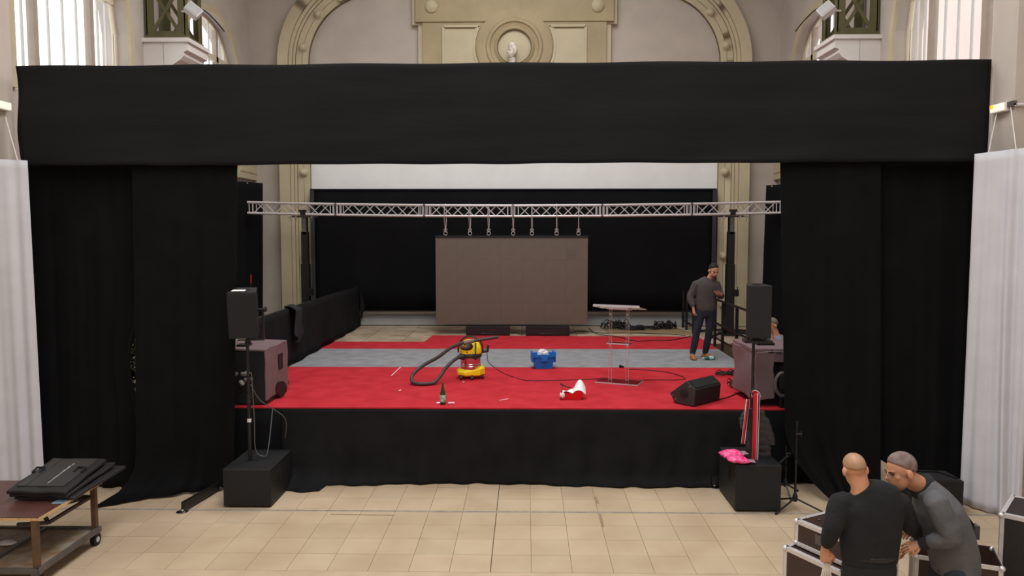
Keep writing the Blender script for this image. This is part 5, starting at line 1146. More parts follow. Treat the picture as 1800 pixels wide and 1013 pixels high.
# folded flat bags
def flatbag(lab, o, ux_, uy_, w_, l_, th, first):
    ux_, uy_ = V(ux_).normalized(), V(uy_).normalized(); uz = ux_.cross(uy_).normalized()
    m4 = frame4(o, ux_, uy_, uz)
    t = thing('folded_bag', o, lab, 'bag', 'folded bags on the trolley')
    bm = NB(); box(bm, (0, 0, 0), (w_, l_, th), m4); bmesh.ops.subdivide_edges(bm, edges=bm.edges, cuts=3, use_grid_fill=True)
    for v in bm.verts: v.co += uz * 0.006 * math.sin(v.co.x * 17 + v.co.y * 11)
    ob('shell', bm, M_pvc, t, smooth=True, bev=0.01)
    if first:
        bm = NB(); box(bm, (0.05, 0.10, th), (0.135, l_ - 0.04, th + 0.012), m4); ob('flap_panel', bm, M_pvc2, t)
        bm = NB(); box(bm, (0.143, 0.10, th), (w_ - 0.07, l_ - 0.05, th + 0.012), m4); fp = ob('flap_panel', bm, M_pvc2, t)
        for (x, y) in ((0.05, l_ * 0.50), (w_ - 0.12, l_ * 0.52)):
            bm = NB(); tube(bm, [m4 @ V(p) for p in ((x - 0.03, y, th + 0.014), (x - 0.03, y + 0.09, th + 0.03), (x + 0.05, y + 0.09, th + 0.03), (x + 0.05, y, th + 0.014))], 0.012, 8); ob('carry_handle', bm, M_rubber, t)
        mt = m4 @ Matrix.Translation((0.33, l_ * 0.50, th + 0.0125)) @ Matrix.Rotation(R(90), 4, 'Z')
        lt = text_mesh('lettering', 'www.', 0.034, mt @ Matrix.Translation((-0.235, 0, 0)), M_ivory, t, 0.0006)
        text_mesh('lettering', '.com', 0.034, mt @ Matrix.Translation((0.225, 0, 0)), M_ivory, t, 0.0006)
        bm = NB(); rg = random.Random(4); x = -0.185       # the middle of the line cannot be read in the photograph
        while x < 0.17:
            w1 = rg.choice((0.004, 0.010, 0.012)); h1 = rg.choice((0.012, 0.016, 0.02)); box(bm, (x, -0.008, 0), (x + w1, -0.008 + h1, 0.0012), mt); x += w1 + 0.006
        ob('unreadable_letters', bm, M_ivory, t)
    return t
flatbag('black folded bag at the bottom of the pile on the trolley', V((-5.08, 7.34, 0.683)), (1, 0.02, 0.0), (0.03, 1, 0.03), 0.60, 0.93, 0.035, False)
flatbag('black folded bag in the middle of the pile on the trolley', V((-5.11, 7.31, 0.724)), (1, -0.01, 0.0), (-0.01, 1, 0.05), 0.59, 0.91, 0.035, False)
flatbag('black folded bag with a grey lettered flap, topmost on the trolley', V((-5.115, 7.28, 0.765)), (1, -0.02, 0.005), (-0.08, 1, 0.075), 0.6, 0.88, 0.035, True)
bm = NB(); m4 = Matrix.Translation(V((-5.35, 7.75, 0.196))); ell(bm, (-5.25, 7.45, 0.20), (0.10, 0.06, 0.02), nu=10, nv=6); ob('paper_rag', bm, M_paper, label='white rag lying on the lower tier of the trolley', cat='rag')
# curtain base foot
t = thing('pipe_stand', G(345, 885), 'black steel foot beam with chrome disc under the flaring curtain', 'stand')
p0 = G(322, 901); p1 = G(392, 858)
bm = NB(); bar(bm, p0 + V((0, 0, 0.075)), p1 + V((0, 0, 0.06)), 0.05, 0.10); ob('beam', bm, M_bmetal, t, bev=0.004)
bm = NB(); lathe(bm, [(0.07, 0.0005), (0.07, 0.01), (0.025, 0.028), (0.02, 0.04)], 18, c=p0 + V((-0.01, -0.0, 0))); ob('chrome_disc', bm, M_chrome, t, smooth=True)
bm = NB(); bar(bm, p1 + V((0.02, 0, 0.05)), p1 + V((-0.25, -0.08, 0.05)), 0.04, 0.06); ob('cross_beam', bm, M_bmetal, t)
bm = NB(); tube(bm, spline([G(378, 860, .03), G(384, 857, .04), G(390, 860, .03)]), 0.02, 8); ob('grey_sleeve', bm, M_gsteel, t)
# decorated greenery glimpsed between the left curtains
c = D(241, 620, 10.6); t = thing('decorated_tree', V((c.x, 10.6, 0)), 'decorated green tree glimpsed through the gap between the left curtains', 'tree')
bm = NB(); rg = random.Random(9)
for k in range(3500):
    z = rg.uniform(0.5, 2.3); r = 0.42 * (2.5 - z) / 1.4 + 0.06; a = rg.uniform(0, 6.28); q = r * rg.uniform(0.1, 1)
    p = V((c.x + q * math.cos(a), 10.6 + q * math.sin(a), z)); d = V((math.cos(a), math.sin(a), rg.uniform(-0.6, 0.2))) * 0.10; s_ = V((-math.sin(a), math.cos(a), 0)) * 0.026
    vs = [bm.verts.new(p + s_), bm.verts.new(p - s_), bm.verts.new(p + d)]; bm.faces.new(vs)
ob('foliage', bm, M_leaf, t, kind='stuff')
bm = NB(); tube(bm, [(c.x, 10.6, 0.25), (c.x, 10.6, 2.1)], [0.035, 0.01], 8); ob('trunk', bm, M_rust, t)
bm = NB(); lathe(bm, [(0.12, 0.0), (0.17, 0.28), (0.15, 0.28), (0.13, 0.25)], 18, c=(c.x, 10.6, 0)); ob('pot', bm, M_pot, t)
for k, (py, m) in enumerate(((547, M_lampw), (555, M_lampw), (571, M_ball), (580, M_lampw), (598, M_gold), (612, M_gold), (635, M_ball), (652, M_gold), (749, M_gold))):
    p = D(241, py, 10.28 - 0.0 * k); bm = NB(); ell(bm, p, (0.035, 0.035, 0.04), nu=10, nv=7); ob('bauble', bm, m, t, smooth=True)
# emergency lights and strings
for (px, py, xx, s, side) in ((1763, 190, 5.6, -1, 'right'), (4, 187, -6.4, 1, 'left')):
    X_, Y_, Z_ = ray(px, py); q = xx / X_; p = V((xx, Y_ * q, CH + Z_ * q))
    t = thing('emergency_light', p, 'small white emergency light on the grey pier at the %s' % side, 'lamp', 'emergency lights')
    if side == 'left': p.y -= 0.07
    bm = NB(); box(bm, (p.x + min(0, s * 0.05), p.y - 0.14, p.z - 0.055), (p.x + max(0, s * 0.05), p.y + 0.14, p.z + 0.055)); ob('housing', bm, M_lampw, t, bev=0.008)
    bm = NB(); box(bm, (p.x + min(s * 0.05, s * 0.085), p.y - 0.12, p.z - 0.045), (p.x + max(s * 0.05, s * 0.085), p.y + 0.12, p.z + 0.045)); ob('lens', bm, M_lens, t, bev=0.01)
    if side == 'right':
        bm = NB(); box(bm, (p.x - 0.09, p.y + 0.05, p.z - 0.0), (p.x - 0.086, p.y + 0.11, p.z + 0.042)); ob('indicator', bm, M_orange, t)
        bm = NB(); box(bm, (p.x - 0.04, p.y - 0.26, p.z - 0.01), (p.x - 0.0, p.y - 0.14, p.z + 0.045)); ob('junction_box', bm, M_gsteel, t)
        bm = NB(); tube(bm, [(p.x - 0.02, p.y - 0.26, p.z), (p.x - 0.02, 8.99, p.z), (6.15, 8.98, p.z)], 0.018, 8); ob('conduit', bm, M_lampw, t)
def string(lab, a, b):
    bm = NB(); tube(bm, [a, b], 0.006, 5); ob('string', bm, M_string, label=lab, cat='string', group='strings holding the white drapes')
string('white string tied to the left corner of the right drape', D(1736, 275, 9.15), V((5.58, 9.3, 4.8))); string('white string tied to the middle of the right drape', D(1786, 262, 8.82), V((5.58, 9.06, 4.8)))
string('white string tied to the top of the left drape', D(31, 282, 9.1), V((-6.385, 9.4, 4.75)))

# ================================================================== PEOPLE
def remesh(name, bm, m, parent, vox, label=None, smooth_it=9, extra=None):
    bmesh.ops.recalc_face_normals(bm, faces=bm.faces)
    me = bpy.data.meshes.new(name); bm.to_mesh(me); bm.free()
    tmp = bpy.data.objects.new(name + '_src', me); COL.objects.link(tmp)
    r = tmp.modifiers.new('r', 'REMESH'); r.mode = 'VOXEL'; r.voxel_size = vox
    s_ = tmp.modifiers.new('s', 'SMOOTH'); s_.factor = 0.5; s_.iterations = smooth_it
    bpy.context.view_layer.update()
    ev = bpy.data.meshes.new_from_object(tmp.evaluated_get(bpy.context.evaluated_depsgraph_get()))
    COL.objects.unlink(tmp); bpy.data.objects.remove(tmp); bpy.data.meshes.remove(me)
    b2 = NB(); b2.from_mesh(ev); bpy.data.meshes.remove(ev)
    if extra: extra(b2)
    return ob(name, b2, m, parent, smooth=True, ang=80, label=label)
def ring_e(c, rx, ry, ex, ey, n=20):
    return [V(c) + V(ex) * rx * math.cos(2 * math.pi * k / n) + V(ey) * ry * math.sin(2 * math.pi * k / n) for k in range(n)]
def torso(bm, sec, right, n=20):
    """sec: list of (centre, half width, half depth); right = body right vector"""
    cs = [V(s[0]) for s in sec]; rs = []
    for i, (c, rx, ry) in enumerate(sec):
        t_ = (cs[min(i + 1, len(cs) - 1)] - cs[max(i - 1, 0)]).normalized(); r_ = (V(right) - t_ * V(right).dot(t_)).normalized(); f_ = t_.cross(r_)
        rs.append(ring_e(c, rx, ry, r_, f_, n))
    rings(bm, rs)
def hand(bm, wrist, d, nrm, curl, thumb_side, sc=1.0):
    d = V(d).normalized(); nrm = V(nrm); nrm = (nrm - d * nrm.dot(d)).normalized(); w_ = d.cross(nrm).normalized() * thumb_side
    P = lambda a, b, c: V(wrist) + d * a * sc + w_ * b * sc + nrm * c * sc
    rs = []
    for a, hw, th in ((-0.02, 0.026, 0.020), (0.02, 0.034, 0.018), (0.06, 0.041, 0.016), (0.092, 0.041, 0.013)):
        rs.append([P(a, hw * math.cos(q), th * math.sin(q)) for q in [2 * math.pi * k / 14 for k in range(14)]])
    rings(bm, rs)
    for k, (b, L_) in enumerate(((0.030, 0.072), (0.010, 0.082), (-0.010, 0.076), (-0.030, 0.060))):
        p = P(0.082, b, 0); dd = d.copy(); pts = [p]; a = 0
        for seg in (0.45, 0.31, 0.24):
            a += curl * (0.75 if seg == 0.45 else 0.9); dd = d * math.cos(a) + nrm * math.sin(a); p = p + dd * L_ * seg * sc; pts.append(p)
        tube(bm, spline(pts, 2), [0.0092 * sc * (1 - 0.25 * i / 6) for i in range(7)], 8)
    p0 = P(0.025, 0.030, 0.004); p1 = P(0.055, 0.052, 0.016); p2 = P(0.082, 0.050, 0.030); p3 = P(0.102, 0.040, 0.038)
    tube(bm, spline([p0, p1, p2, p3], 2), [0.013 * sc, 0.0125 * sc, 0.0115 * sc, 0.011 * sc, 0.010 * sc, 0.0095 * sc, 0.008 * sc], 8)
HS = 1.0
def head(bm, c, r_, f_, u_):
    A = axes(r_, f_, u_) * HS; at = lambda x, y, z: V(c) + A @ V((x, y, z))
    ell(bm, at(0, -0.012, 0.028), (0.076, 0.096, 0.093), A, 20, 12)
    ell(bm, at(0, 0.030, -0.045), (0.060, 0.066, 0.080), A, 18, 10)
    ell(bm, at(0, 0.066, -0.092), (0.026, 0.024, 0.022), A, 12, 8)
    ell(bm, at(0, 0.072, 0.018), (0.050, 0.018, 0.013), A, 12, 8)
    tube(bm, [at(0, 0.088, 0.012), at(0, 0.108, -0.022), at(0, 0.092, -0.036)], [0.009, 0.014, 0.013], 8)
    for s in (-1, 1):
        ell(bm, at(s * 0.087, -0.014, -0.010), (0.013, 0.024, 0.034), A, 10, 8); ell(bm, at(s * 0.045, 0.055, -0.02), (0.02, 0.02, 0.018), A, 10, 8)
def face_bits(t, c, r_, f_, u_, brow=True):
    A = axes(r_, f_, u_) * HS; at = lambda x, y, z: V(c) + A @ V((x, y, z))
    for s in (-1, 1):
        bm = NB(); ell(bm, at(s * 0.031, 0.076, 0.0), (0.013, 0.008, 0.006), A, 10, 6); ob('eye', bm, M_eye, t, smooth=True)
        bm = NB(); tube(bm, [at(s * 0.012, 0.090, 0.018), at(s * 0.032, 0.087, 0.023), at(s * 0.052, 0.070, 0.018)], [0.004, 0.005, 0.003], 6); ob('eyebrow', bm, M_brow, t)
    bm = NB(); tube(bm, [at(-0.024, 0.083, -0.062), at(0, 0.096, -0.058), at(0.024, 0.083, -0.062)], [0.004, 0.008, 0.004], 8); ob('mouth', bm, M_lips, t, smooth=True)
def haircap(t, c, r_, f_, u_, m, lift, front, side_, back):
    """cap over the skull; front/side/back = lower limit (elevation, degrees)"""
    A = axes(r_, f_, u_) * HS; ctr = V(c) + A @ V((0, -0.012, 0.028)); bm = NB(); nu, nv = 36, 10
    rows_ = []
    for j in range(nv + 1):
        row = []
        for k in range(nu):
            a = 2 * math.pi * k / nu; fy = math.sin(a)
            lim = front * max(0, fy) ** 0.7 + back * max(0, -fy) ** 0.8 + side_ * (1 - abs(fy) ** 1.2)
            e = R(89.0 + (lim - 89.0) * j / nv); k_ = lift * (1 - 0.9 * (j / nv) ** 3)
            row.append(bm.verts.new(ctr + A @ V(((0.077 + k_) * math.cos(e) * math.cos(a), (0.097 + k_) * math.cos(e) * math.sin(a), (0.094 + k_) * math.sin(e)))))
        rows_.append(row)
    for j in range(nv):
        for k in range(nu): bm.faces.new((rows_[j][k], rows_[j][(k + 1) % nu], rows_[j + 1][(k + 1) % nu], rows_[j + 1][k]))
    bm.faces.new(rows_[0]); ob('hair', bm, m, t, smooth=True, solid=0.003, ang=80)
def shoe(t, ankle, toe, m):
    ankle, toe = V(ankle), V(toe); d = (toe - ankle); d.z = 0; L_ = d.length; d.normalize(); zb = ankle.z
    s_ = V((-d.y, d.x, 0)); bm = NB(); rs = []
    for a, hw, h in ((-0.055, 0.030, 0.05), (-0.02, 0.040, 0.105), (0.03, 0.043, 0.10), (0.09, 0.045, 0.07), (0.15, 0.048, 0.05), (0.19, 0.038, 0.035), (0.212, 0.018, 0.022)):
        c_ = V((ankle.x, ankle.y, zb)) + d * a
        rs.append([c_ + s_ * hw * math.cos(q) + V((0, 0, 0.014 + max(0, math.sin(q)) * h if math.sin(q) > 0 else 0.012)) for q in [2 * math.pi * k / 14 for k in range(14)]])
    rings(bm, rs); o = ob('shoe', bm, m, t, smooth=True, ang=70)
    bm = NB(); pl = [(-0.06, -0.03), (-0.06, 0.03), (0.0, 0.042), (0.15, 0.05), (0.2, 0.035), (0.218, 0.0), (0.2, -0.035), (0.15, -0.05), (0.0, -0.042)]
    prism(bm, [(x, y) for x, y in pl], 0.014, frame4((ankle.x, ankle.y, zb + 0.001), d, s_, (0, 0, 1))); ob('sole', bm, M_sole, o)

# ---- young man with phone on the stage
B = G(1232, 631, S); k96 = 1.0
t = thing('person', B, 'man in charcoal sweater and dark jeans on the stage looking at his phone', 'person', 'people')
Q = lambda x, y, z: B + V((x, y, z))
hc = Q(0.185, -0.07, 1.625); u_ = V((0.10, -0.42, 0.90)).normalized(); f_ = V((0.28, -0.90, -0.42)); f_ = (f_ - u_ * f_.dot(u_)).normalized(); r_ = f_.cross(u_)
neck = Q(0.12, 0.0, 1.46)
shR, elR, wrR = Q(-0.105, 0.01, 1.375), Q(-0.205, 0.02, 1.14), Q(-0.165, -0.05, 0.935)
shL, elL, wrL = Q(0.255, 0.0, 1.37), Q(0.335, -0.02, 1.155), Q(0.275, -0.27, 1.215)
hpR, knR, anR = Q(-0.01, 0, 0.90), Q(-0.09, -0.02, 0.50), Q(-0.155, 0.02, 0.0)
hpL, knL, anL = Q(0.16, 0, 0.90), Q(0.14, -0.01, 0.50), Q(0.095, 0.10, 0.0)
bm = NB(); head(bm, hc, r_, f_, u_); tube(bm, [neck + V((-.01, 0.02, -0.05)), neck + V((0.02, 0, 0.03)), hc + V((0, 0.01, -0.02))], [0.062, 0.056, 0.055], 14)
torso(bm, [(Q(0.075, 0, 0.9), 0.14, 0.09), (Q(0.075, 0, 1.2), 0.13, 0.085), (Q(0.085, 0, 1.38), 0.14, 0.08), (neck, 0.06, 0.055)], (-1, 0, 0))
for a, b, c in ((shR, elR, wrR), (shL, elL, wrL)): tube(bm, [a, b, c], [0.045, 0.038, 0.027], 10)
for a, b, c in ((hpR, knR, anR), (hpL, knL, anL)): tube(bm, [a, b, c + V((0, 0, 0.06))], [0.075, 0.05, 0.037], 10)
def hands1(b2):
    hand(b2, wrR, (0.12, -0.12, -1), (0.9, 0.3, 0), 0.55, -1); hand(b2, wrL, (-0.75, -0.5, 0.25), (-0.2, 0.5, 0.9), 0.5, 1)
body = remesh('body', bm, M_skin, t, 0.009, extra=hands1)
face_bits(t, hc, r_, f_, u_); haircap(t, hc, r_, f_, u_, M_hairk, 0.013, 46, -3, -30)
A = axes(r_, f_, u_); bm = NB(); ell(bm, hc + A @ V((0, 0.045, -0.078)), (0.052, 0.054, 0.045), A, 14, 8); ob('beard', bm, mat('short_beard', (112, 80, 64), 0.8), t, smooth=True)
bm = NB(); torso(bm, [(Q(0.075, 0, 0.885), 0.165, 0.115), (Q(0.075, 0, 0.95), 0.178, 0.125), (Q(0.07, 0, 1.10), 0.18, 0.125), (Q(0.075, 0, 1.26), 0.19, 0.125), (Q(0.08, 0, 1.36), 0.205, 0.115), (Q(0.085, 0, 1.43), 0.16, 0.09), (Q(0.1, 0, 1.465), 0.10, 0.075), (Q(0.11, 0, 1.485), 0.075, 0.07)], (-1, 0, 0))
tube(bm, spline([shR + V((0.05, 0, 0)), shR, (shR + elR) / 2, elR, (elR + wrR) / 2, wrR + V((0, 0, 0.03))], 2), [0.06, 0.07, 0.078, 0.076, 0.074, 0.072, 0.072, 0.07, 0.062, 0.055, 0.042], 14)
tube(bm, spline([shL + V((-0.05, 0, 0)), shL, (shL + elL) / 2, elL, (elL + wrL) / 2, wrL + V((0.03, 0.05, -0.02))], 2), [0.06, 0.07, 0.078, 0.075, 0.07, 0.07, 0.07, 0.064, 0.055, 0.048, 0.04], 14)
remesh('sweater', bm, M_swgrey, t, 0.012)
bm = NB(); torso(bm, [(Q(0.075, 0, 0.78), 0.15, 0.10), (Q(0.075, 0, 0.90), 0.162, 0.112), (Q(0.075, 0, 0.98), 0.155, 0.105)], (-1, 0, 0))
for a, b, c in ((hpR, knR, anR), (hpL, knL, anL)): tube(bm, spline([a + V((0, 0, 0.02)), (a + b) / 2, b, (b + c) / 2 + V((0, 0.015, 0)), c + V((0, 0, 0.085))], 2), [0.092, 0.09, 0.085, 0.075, 0.066, 0.066, 0.066, 0.058, 0.052], 14)
remesh('jeans', bm, M_jean, t, 0.011)
shoe(t, V((anR.x, anR.y, S)), V((anR.x, anR.y - 0.2, S)), M_shoe); shoe(t, V((anL.x, anL.y, S)), V((anL.x + 0.14, anL.y - 0.14, S)), M_shoe)
ph = D(1262, 508.5, wrL.y - 0.05); bm = NB(); box(bm, (-0.036, -0.075, -0.004), (0.036, 0.075, 0.004), Matrix.Translation(ph) @ axes((0.35, -0.93, 0.0), (0.93, 0.35, 0.1), (-0.1, -0.05, 0.99)).to_4x4())
ob('smartphone', bm, M_bmetal, label='black smartphone in the hand of the man on the stage', cat='phone', bev=0.004)

# ---- bald man in black at the front right, seen from behind
Y1 = 5.6
t = thing('person', V((D(1526, 990, Y1).x, Y1, 0)), 'man with shaved head in a black sweater seen from behind at the cases', 'person', 'people')
P = lambda px, py, y=Y1: D(px, py, y)
hc = P(1502, 826, Y1 + 0.04); u_ = V((-0.10, 0.30, 0.95)).normalized(); f_ = V((-0.02, 0.95, -0.30)); f_ = (f_ - u_ * f_.dot(u_)).normalized(); r_ = f_.cross(u_)
neck = P(1513, 858); shA, elA, wrA = P(1477, 884), P(1463, 930, Y1 - 0.06), P(1450, 966, Y1 + 0.03)
shB, elB, wrB = P(1580, 884, Y1 + 0.02), P(1598, 922, Y1 + 0.10), P(1609, 938, Y1 + 0.36)
hx_ = P(1528, 990).x
hpA, hpB = V((hx_ - 0.10, Y1, 0.86)), V((hx_ + 0.10, Y1, 0.86))
bm = NB(); head(bm, hc, r_, f_, u_); tube(bm, [neck + V((0.0, 0.0, -0.06)), neck, hc + V((0.015, -0.015, -0.03))], [0.075, 0.068, 0.066], 16)
torso(bm, [(V((hx_, Y1, 0.9)), 0.15, 0.10), (V((hx_, Y1, 1.2)), 0.15, 0.10), (V((hx_, Y1, 1.38)), 0.16, 0.09), (neck, 0.06, 0.055)], (1, 0, 0))
for a, b, c in ((shA, elA, wrA), (shB, elB, wrB)): tube(bm, [a, b, c], [0.05, 0.042, 0.029], 10)
for h_ in (hpA, hpB): tube(bm, [h_, h_ + V((0, 0.02, -0.40)), V((h_.x, Y1, 0.07))], [0.08, 0.055, 0.04], 10)
def hands2(b2):
    hand(b2, wrA, (0.12, 0.0, -1), (0.5, 0.8, 0), 0.8, 1); hand(b2, wrB, (-0.15, 0.9, -0.3), (-0.5, 0.1, -0.8), 0.55, -1)
remesh('body', bm, M_skin2, t, 0.008, extra=hands2)
haircap(t, hc, r_, f_, u_, M_stub, 0.0012, 34, 2, -20); face_bits(t, hc, r_, f_, u_)
bm = NB(); cx1 = P(1528, 975).x
torso(bm, [(P(1528, 990), 0.20, 0.135), (P(1528, 965), 0.215, 0.145), (P(1530, 935), 0.225, 0.15), (P(1530, 905), 0.24, 0.148), (P(1529, 886), 0.25, 0.135), (P(1526, 872), 0.225, 0.115), (P(1521, 862), 0.15, 0.095), (P(1516, 854), 0.085, 0.078)], (1, 0, 0))
tube(bm, spline([shA + V((0.06, 0, 0)), shA, (shA + elA) / 2, elA, (elA + wrA) / 2, wrA + V((0.01, 0, 0.035))], 2), [0.07, 0.08, 0.084, 0.082, 0.08, 0.074, 0.07, 0.064, 0.058, 0.05, 0.044], 16)
tube(bm, spline([shB + V((-0.06, 0, 0)), shB, (shB + elB) / 2, elB, (elB + wrB) / 2, wrB + V((0.0, -0.05, 0.01))], 2), [0.07, 0.08, 0.084, 0.082, 0.08, 0.074, 0.07, 0.064, 0.058, 0.05, 0.044], 16)
remesh('sweater', bm, M_swblk, t, 0.011)
bm = NB(); torso(bm, [(V((hx_, Y1, 0.78)), 0.175, 0.13), (V((hx_, Y1, 0.90)), 0.195, 0.135), (V((hx_, Y1, 0.985)), 0.19, 0.13)], (1, 0, 0))
for h_ in (hpA, hpB): tube(bm, spline([h_, h_ + V((0, 0.02, -0.2)), h_ + V((0, 0.03, -0.42)), V((h_.x, Y1, 0.09))], 2), [0.10, 0.1, 0.09, 0.085, 0.075, 0.07, 0.065], 14)
remesh('trousers', bm, M_jeank, t, 0.012)
bm = NB(); rs = [ring_e((hx_, Y1, z), 0.199, 0.139, (1, 0, 0), (0, 1, 0), 28) for z in (0.93, 0.97)]; rings(bm, rs, False); ob('belt', bm, M_leather, t, smooth=True, solid=0.008)
for h_ in (hpA, hpB): shoe(t, V((h_.x, Y1 - 0.05, 0.002)), V((h_.x, Y1 + 0.2, 0.002)), M_leather)
# bunch of white cables held in his left hand
hb = wrA + V((0.02, 0.03, -0.06)); t = thing('cable_bunch', hb + V((0, 0, -0.28)), 'bunch of white cables held in the left hand of the man in black', 'cables')
for k in range(6):
    bm = NB(); dx = (k - 2.5) * 0.007; tube(bm, spline([hb + V((dx, 0, 0.02)), hb + V((dx * 1.5 + 0.005, -0.01, -0.10)), hb + V((dx * 3, 0.0, -0.26)), hb + V((dx * 2, 0.03, -0.30))], 4), 0.0055, 6); ob('cable_strand', bm, M_wcable, t, smooth=True)

# ---- bending man in grey
HS = 1.14; Y2 = 5.78
t = thing('person', V((D(1668, 1000, Y2).x, Y2, 0)), 'man in grey sweater and glasses bending over the cases', 'person', 'people')
P = lambda px, py, y=Y2: D(px, py, y)
hc = P(1583, 829, Y2 - 0.02); u_ = V((-0.22, 0.05, 0.97)).normalized(); f_ = V((-0.95, -0.12, -0.26)); f_ = (f_ - u_ * f_.dot(u_)).normalized(); r_ = f_.cross(u_)
neck = P(1622, 856, Y2 + 0.02)
shN, elN, wrN = P(1646, 884, Y2 - 0.20), P(1672, 945, Y2 - 0.24), P(1618, 957, Y2 - 0.10)      # near (left) arm
shF, elF, wrF = P(1628, 880, Y2 + 0.22), P(1628, 935, Y2 + 0.26), P(1600, 962, Y2 + 0.12)
hip = P(1675, 1000)
bdir = V((0.1, -1, 0)).normalized()
bm = NB(); head(bm, hc, r_, f_, u_); tube(bm, [neck + V((0.06, 0, -0.06)), neck + V((0.0, 0, 0.0)), hc + V((0.02, 0.0, -0.03))], [0.078, 0.07, 0.066], 16)
torso(bm, [(hip, 0.15, 0.11), (P(1668, 945), 0.15, 0.11), (P(1650, 890), 0.16, 0.10), (neck, 0.06, 0.055)], bdir)
for a, b, c in ((shN, elN, wrN), (shF, elF, wrF)): tube(bm, [a, b, c], [0.05, 0.042, 0.029], 10)
hip0 = V((hip.x, Y2, 0.86))
for s in (-1, 1): tube(bm, [hip0 + V((0, s * 0.1, 0)), hip0 + V((-0.04, s * 0.11, -0.42)), V((hip0.x + 0.02, Y2 + s * 0.12, 0.07))], [0.085, 0.055, 0.04], 10)
def hands3(b2):
    hand(b2, wrN, (-0.9, 0.15, -0.3), (0.0, 0.6, -0.7), 0.5, 1); hand(b2, wrF, (-0.9, -0.1, -0.35), (0, -0.6, -0.7), 0.5, -1)
remesh('body', bm, M_skin2, t, 0.008, extra=hands3)
face_bits(t, hc, r_, f_, u_); haircap(t, hc, r_, f_, u_, M_hairg, 0.008, 36, -2, -30)
A = axes(r_, f_, u_) * HS; at = lambda x, y, z: hc + A @ V((x, y, z))
gl = thing('eyeglasses', at(0, 0.1, -0.01), 'thin dark eyeglasses worn by the man in grey', 'glasses')
for s in (-1, 1):
    bm = NB(); tube(bm, [at(s * (0.033 + 0.023 * math.cos(a)), 0.099, -0.002 + 0.016 * math.sin(a)) for a in [2 * math.pi * k / 14 for k in range(15)]], 0.0011, 5); ob('rim', bm, M_gsteel, gl)
    bm = NB(); tube(bm, [at(s * 0.056, 0.098, 0.004), at(s * 0.085, 0.05, 0.004), at(s * 0.089, -0.015, 0.004)], 0.0014, 5); ob('temple', bm, M_gsteel, gl)
bm = NB(); tube(bm, [at(-0.011, 0.101, 0.002), at(0.011, 0.101, 0.002)], 0.0018, 5); ob('bridge', bm, M_bmetal, gl)
bm = NB(); torso(bm, [(P(1680, 1002), 0.205, 0.155), (P(1676, 975), 0.215, 0.165), (P(1668, 945), 0.225, 0.165), (P(1656, 912), 0.24, 0.16), (P(1646, 890), 0.245, 0.145), (P(1638, 874), 0.20, 0.12), (P(1629, 862), 0.135, 0.10), (P(1620, 853), 0.09, 0.086)], bdir)
tube(bm, spline([shN + V((0.0, 0.06, 0)), shN, (shN + elN) / 2, elN, (elN + wrN) / 2, wrN + V((0.05, 0, 0.005))], 2), [0.07, 0.082, 0.088, 0.086, 0.082, 0.08, 0.078, 0.068, 0.06, 0.052, 0.046], 16)
tube(bm, spline([shF + V((0.0, -0.06, 0)), shF, (shF + elF) / 2, elF, (elF + wrF) / 2, wrF + V((0.05, 0, 0.005))], 2), [0.07, 0.082, 0.088, 0.086, 0.082, 0.08, 0.074, 0.066, 0.058, 0.05, 0.044], 16)
remesh('sweater', bm, M_swg2, t, 0.011)
nd = (hc - neck).normalized(); n1 = neck + nd * 0.03; fr = frames([n1 - nd * 0.01, n1 + nd * 0.03])
bm = NB(); tube(bm, [n1 - nd * 0.02, n1 + nd * 0.018], [0.108, 0.086], 24); ob('collar', bm, M_cuff, t, smooth=True)
bm = NB(); dd = (wrN - elN).normalized(); tube(bm, [wrN - dd * 0.06, wrN - dd * 0.005], [0.05, 0.045], 16); ob('cuff', bm, M_cuff, t, smooth=True)
bm = NB(); torso(bm, [(V((hip0.x, Y2, 0.74)), 0.17, 0.14), (V((hip0.x, Y2, 0.86)), 0.195, 0.155), (V((hip0.x - 0.01, Y2, 0.96)), 0.185, 0.145)], bdir)
for s in (-1, 1): tube(bm, spline([hip0 + V((0, s * 0.1, 0)), hip0 + V((-0.03, s * 0.11, -0.2)), hip0 + V((-0.05, s * 0.11, -0.42)), V((hip0.x + 0.02, Y2 + s * 0.12, 0.09))], 2), [0.105, 0.1, 0.095, 0.085, 0.075, 0.07, 0.065], 14)
remesh('jeans', bm, M_jean2, t, 0.012)
for s in (-1, 1): shoe(t, V((hip0.x + 0.03, Y2 + s * 0.12, 0.002)), V((hip0.x - 0.2, Y2 + s * 0.12, 0.002)), M_leather)

HS = 1.0
# ---- technician half hidden behind the right loudspeaker, standing beside the stage
Y3 = 13.35
cx3 = D(1366, 600, Y3).x
t = thing('person', V((cx3, Y3, 0)), 'grey-haired technician half hidden behind the right loudspeaker', 'person', 'people')
P = lambda px, py, y=Y3: D(px, py, y)
hc = P(1357, 572); u_ = V((-0.22, -0.1, 0.97)).normalized(); f_ = V((-0.9, -0.35, -0.25)); f_ = (f_ - u_ * f_.dot(u_)).normalized(); r_ = f_.cross(u_)
neck = P(1364, 588); bx3 = cx3 + 0.04
bm = NB(); head(bm, hc, r_, f_, u_); tube(bm, [neck + V((0, 0, -0.06)), neck, hc + V((0.01, 0, -0.03))], [0.07, 0.062, 0.06], 14)
torso(bm, [(V((bx3, Y3, 0.9)), 0.14, 0.1), (V((bx3, Y3, 1.3)), 0.15, 0.09), (neck, 0.06, 0.05)], (0, -1, 0))
sh = [(V((bx3, Y3 - 0.18, 1.42)), V((bx3 - 0.05, Y3 - 0.26, 1.15)), V((bx3 - 0.28, Y3 - 0.22, 1.12))), (V((bx3, Y3 + 0.18, 1.42)), V((bx3 - 0.05, Y3 + 0.26, 1.15)), V((bx3 - 0.26, Y3 + 0.2, 1.1)))]
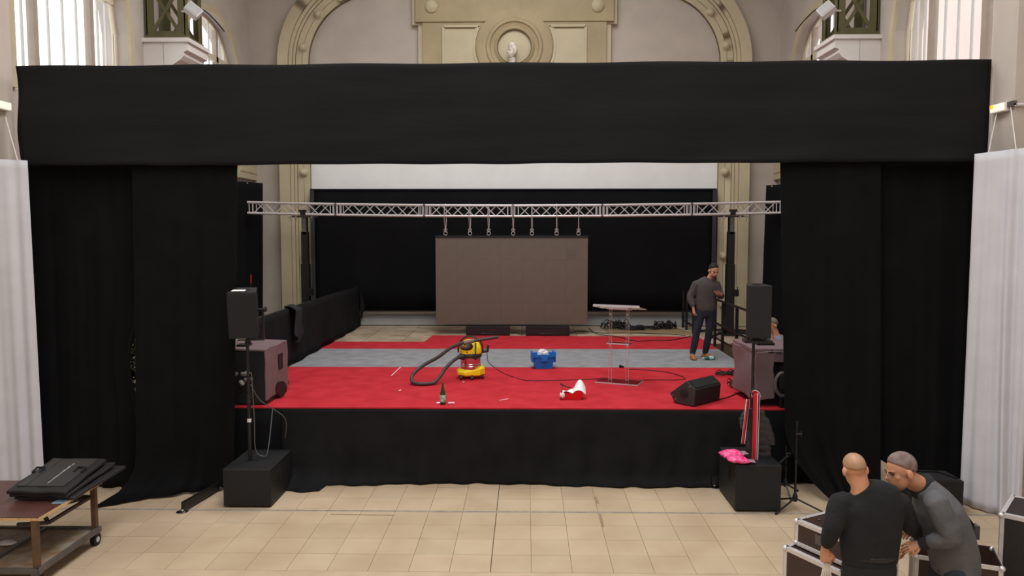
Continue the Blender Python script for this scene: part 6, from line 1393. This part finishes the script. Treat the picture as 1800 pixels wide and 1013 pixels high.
for a, b, c in sh: tube(bm, [a, b, c], [0.045, 0.04, 0.028], 10)
for s in (-1, 1): tube(bm, [V((bx3, Y3 + s * 0.1, 0.88)), V((bx3 - 0.02, Y3 + s * 0.1, 0.48)), V((bx3, Y3 + s * 0.1, 0.07))], [0.08, 0.052, 0.04], 10)
def hands4(b2):
    for (a, b, c), s in zip(sh, (1, -1)): hand(b2, c, (-1, 0, -0.2), (0, 0, -1), 0.4, s)
remesh('body', bm, M_skin, t, 0.011, extra=hands4); face_bits(t, hc, r_, f_, u_); haircap(t, hc, r_, f_, u_, mat('grey_hair', (128, 118, 108), 0.8, bump=0.4, bs=120), 0.010, 40, 0, -30)
bm = NB(); torso(bm, [(V((bx3, Y3, 0.88)), 0.18, 0.13), (V((bx3, Y3, 1.1)), 0.19, 0.135), (V((bx3, Y3, 1.34)), 0.195, 0.125), (V((bx3 - 0.01, Y3, 1.46)), 0.12, 0.09), (neck + V((0, 0, -0.02)), 0.075, 0.07)], (0, -1, 0))
for a, b, c in sh: tube(bm, [a, b, c + V((0.03, 0, 0))], [0.085, 0.072, 0.045], 14)
remesh('shirt', bm, M_shirt, t, 0.013)
bm = NB(); torso(bm, [(V((bx3 + 0.03, Y3, 0.88)), 0.19, 0.125), (V((bx3 + 0.03, Y3, 1.1)), 0.2, 0.13), (V((bx3 + 0.035, Y3, 1.34)), 0.20, 0.12), (V((bx3 + 0.03, Y3, 1.45)), 0.15, 0.09)], (0, -1, 0))
remesh('waistcoat', bm, M_jacket, t, 0.013)
bm = NB(); torso(bm, [(V((bx3, Y3, 0.76)), 0.16, 0.12), (V((bx3, Y3, 0.95)), 0.17, 0.125)], (0, -1, 0))
for s in (-1, 1): tube(bm, [V((bx3, Y3 + s * 0.09, 0.85)), V((bx3 - 0.02, Y3 + s * 0.1, 0.48)), V((bx3, Y3 + s * 0.1, 0.09))], [0.1, 0.075, 0.06], 14)
remesh('trousers', bm, M_jeank, t, 0.014)
for s in (-1, 1): shoe(t, V((bx3, Y3 + s * 0.1, 0.002)), V((bx3 - 0.2, Y3 + s * 0.1, 0.002)), M_leather)
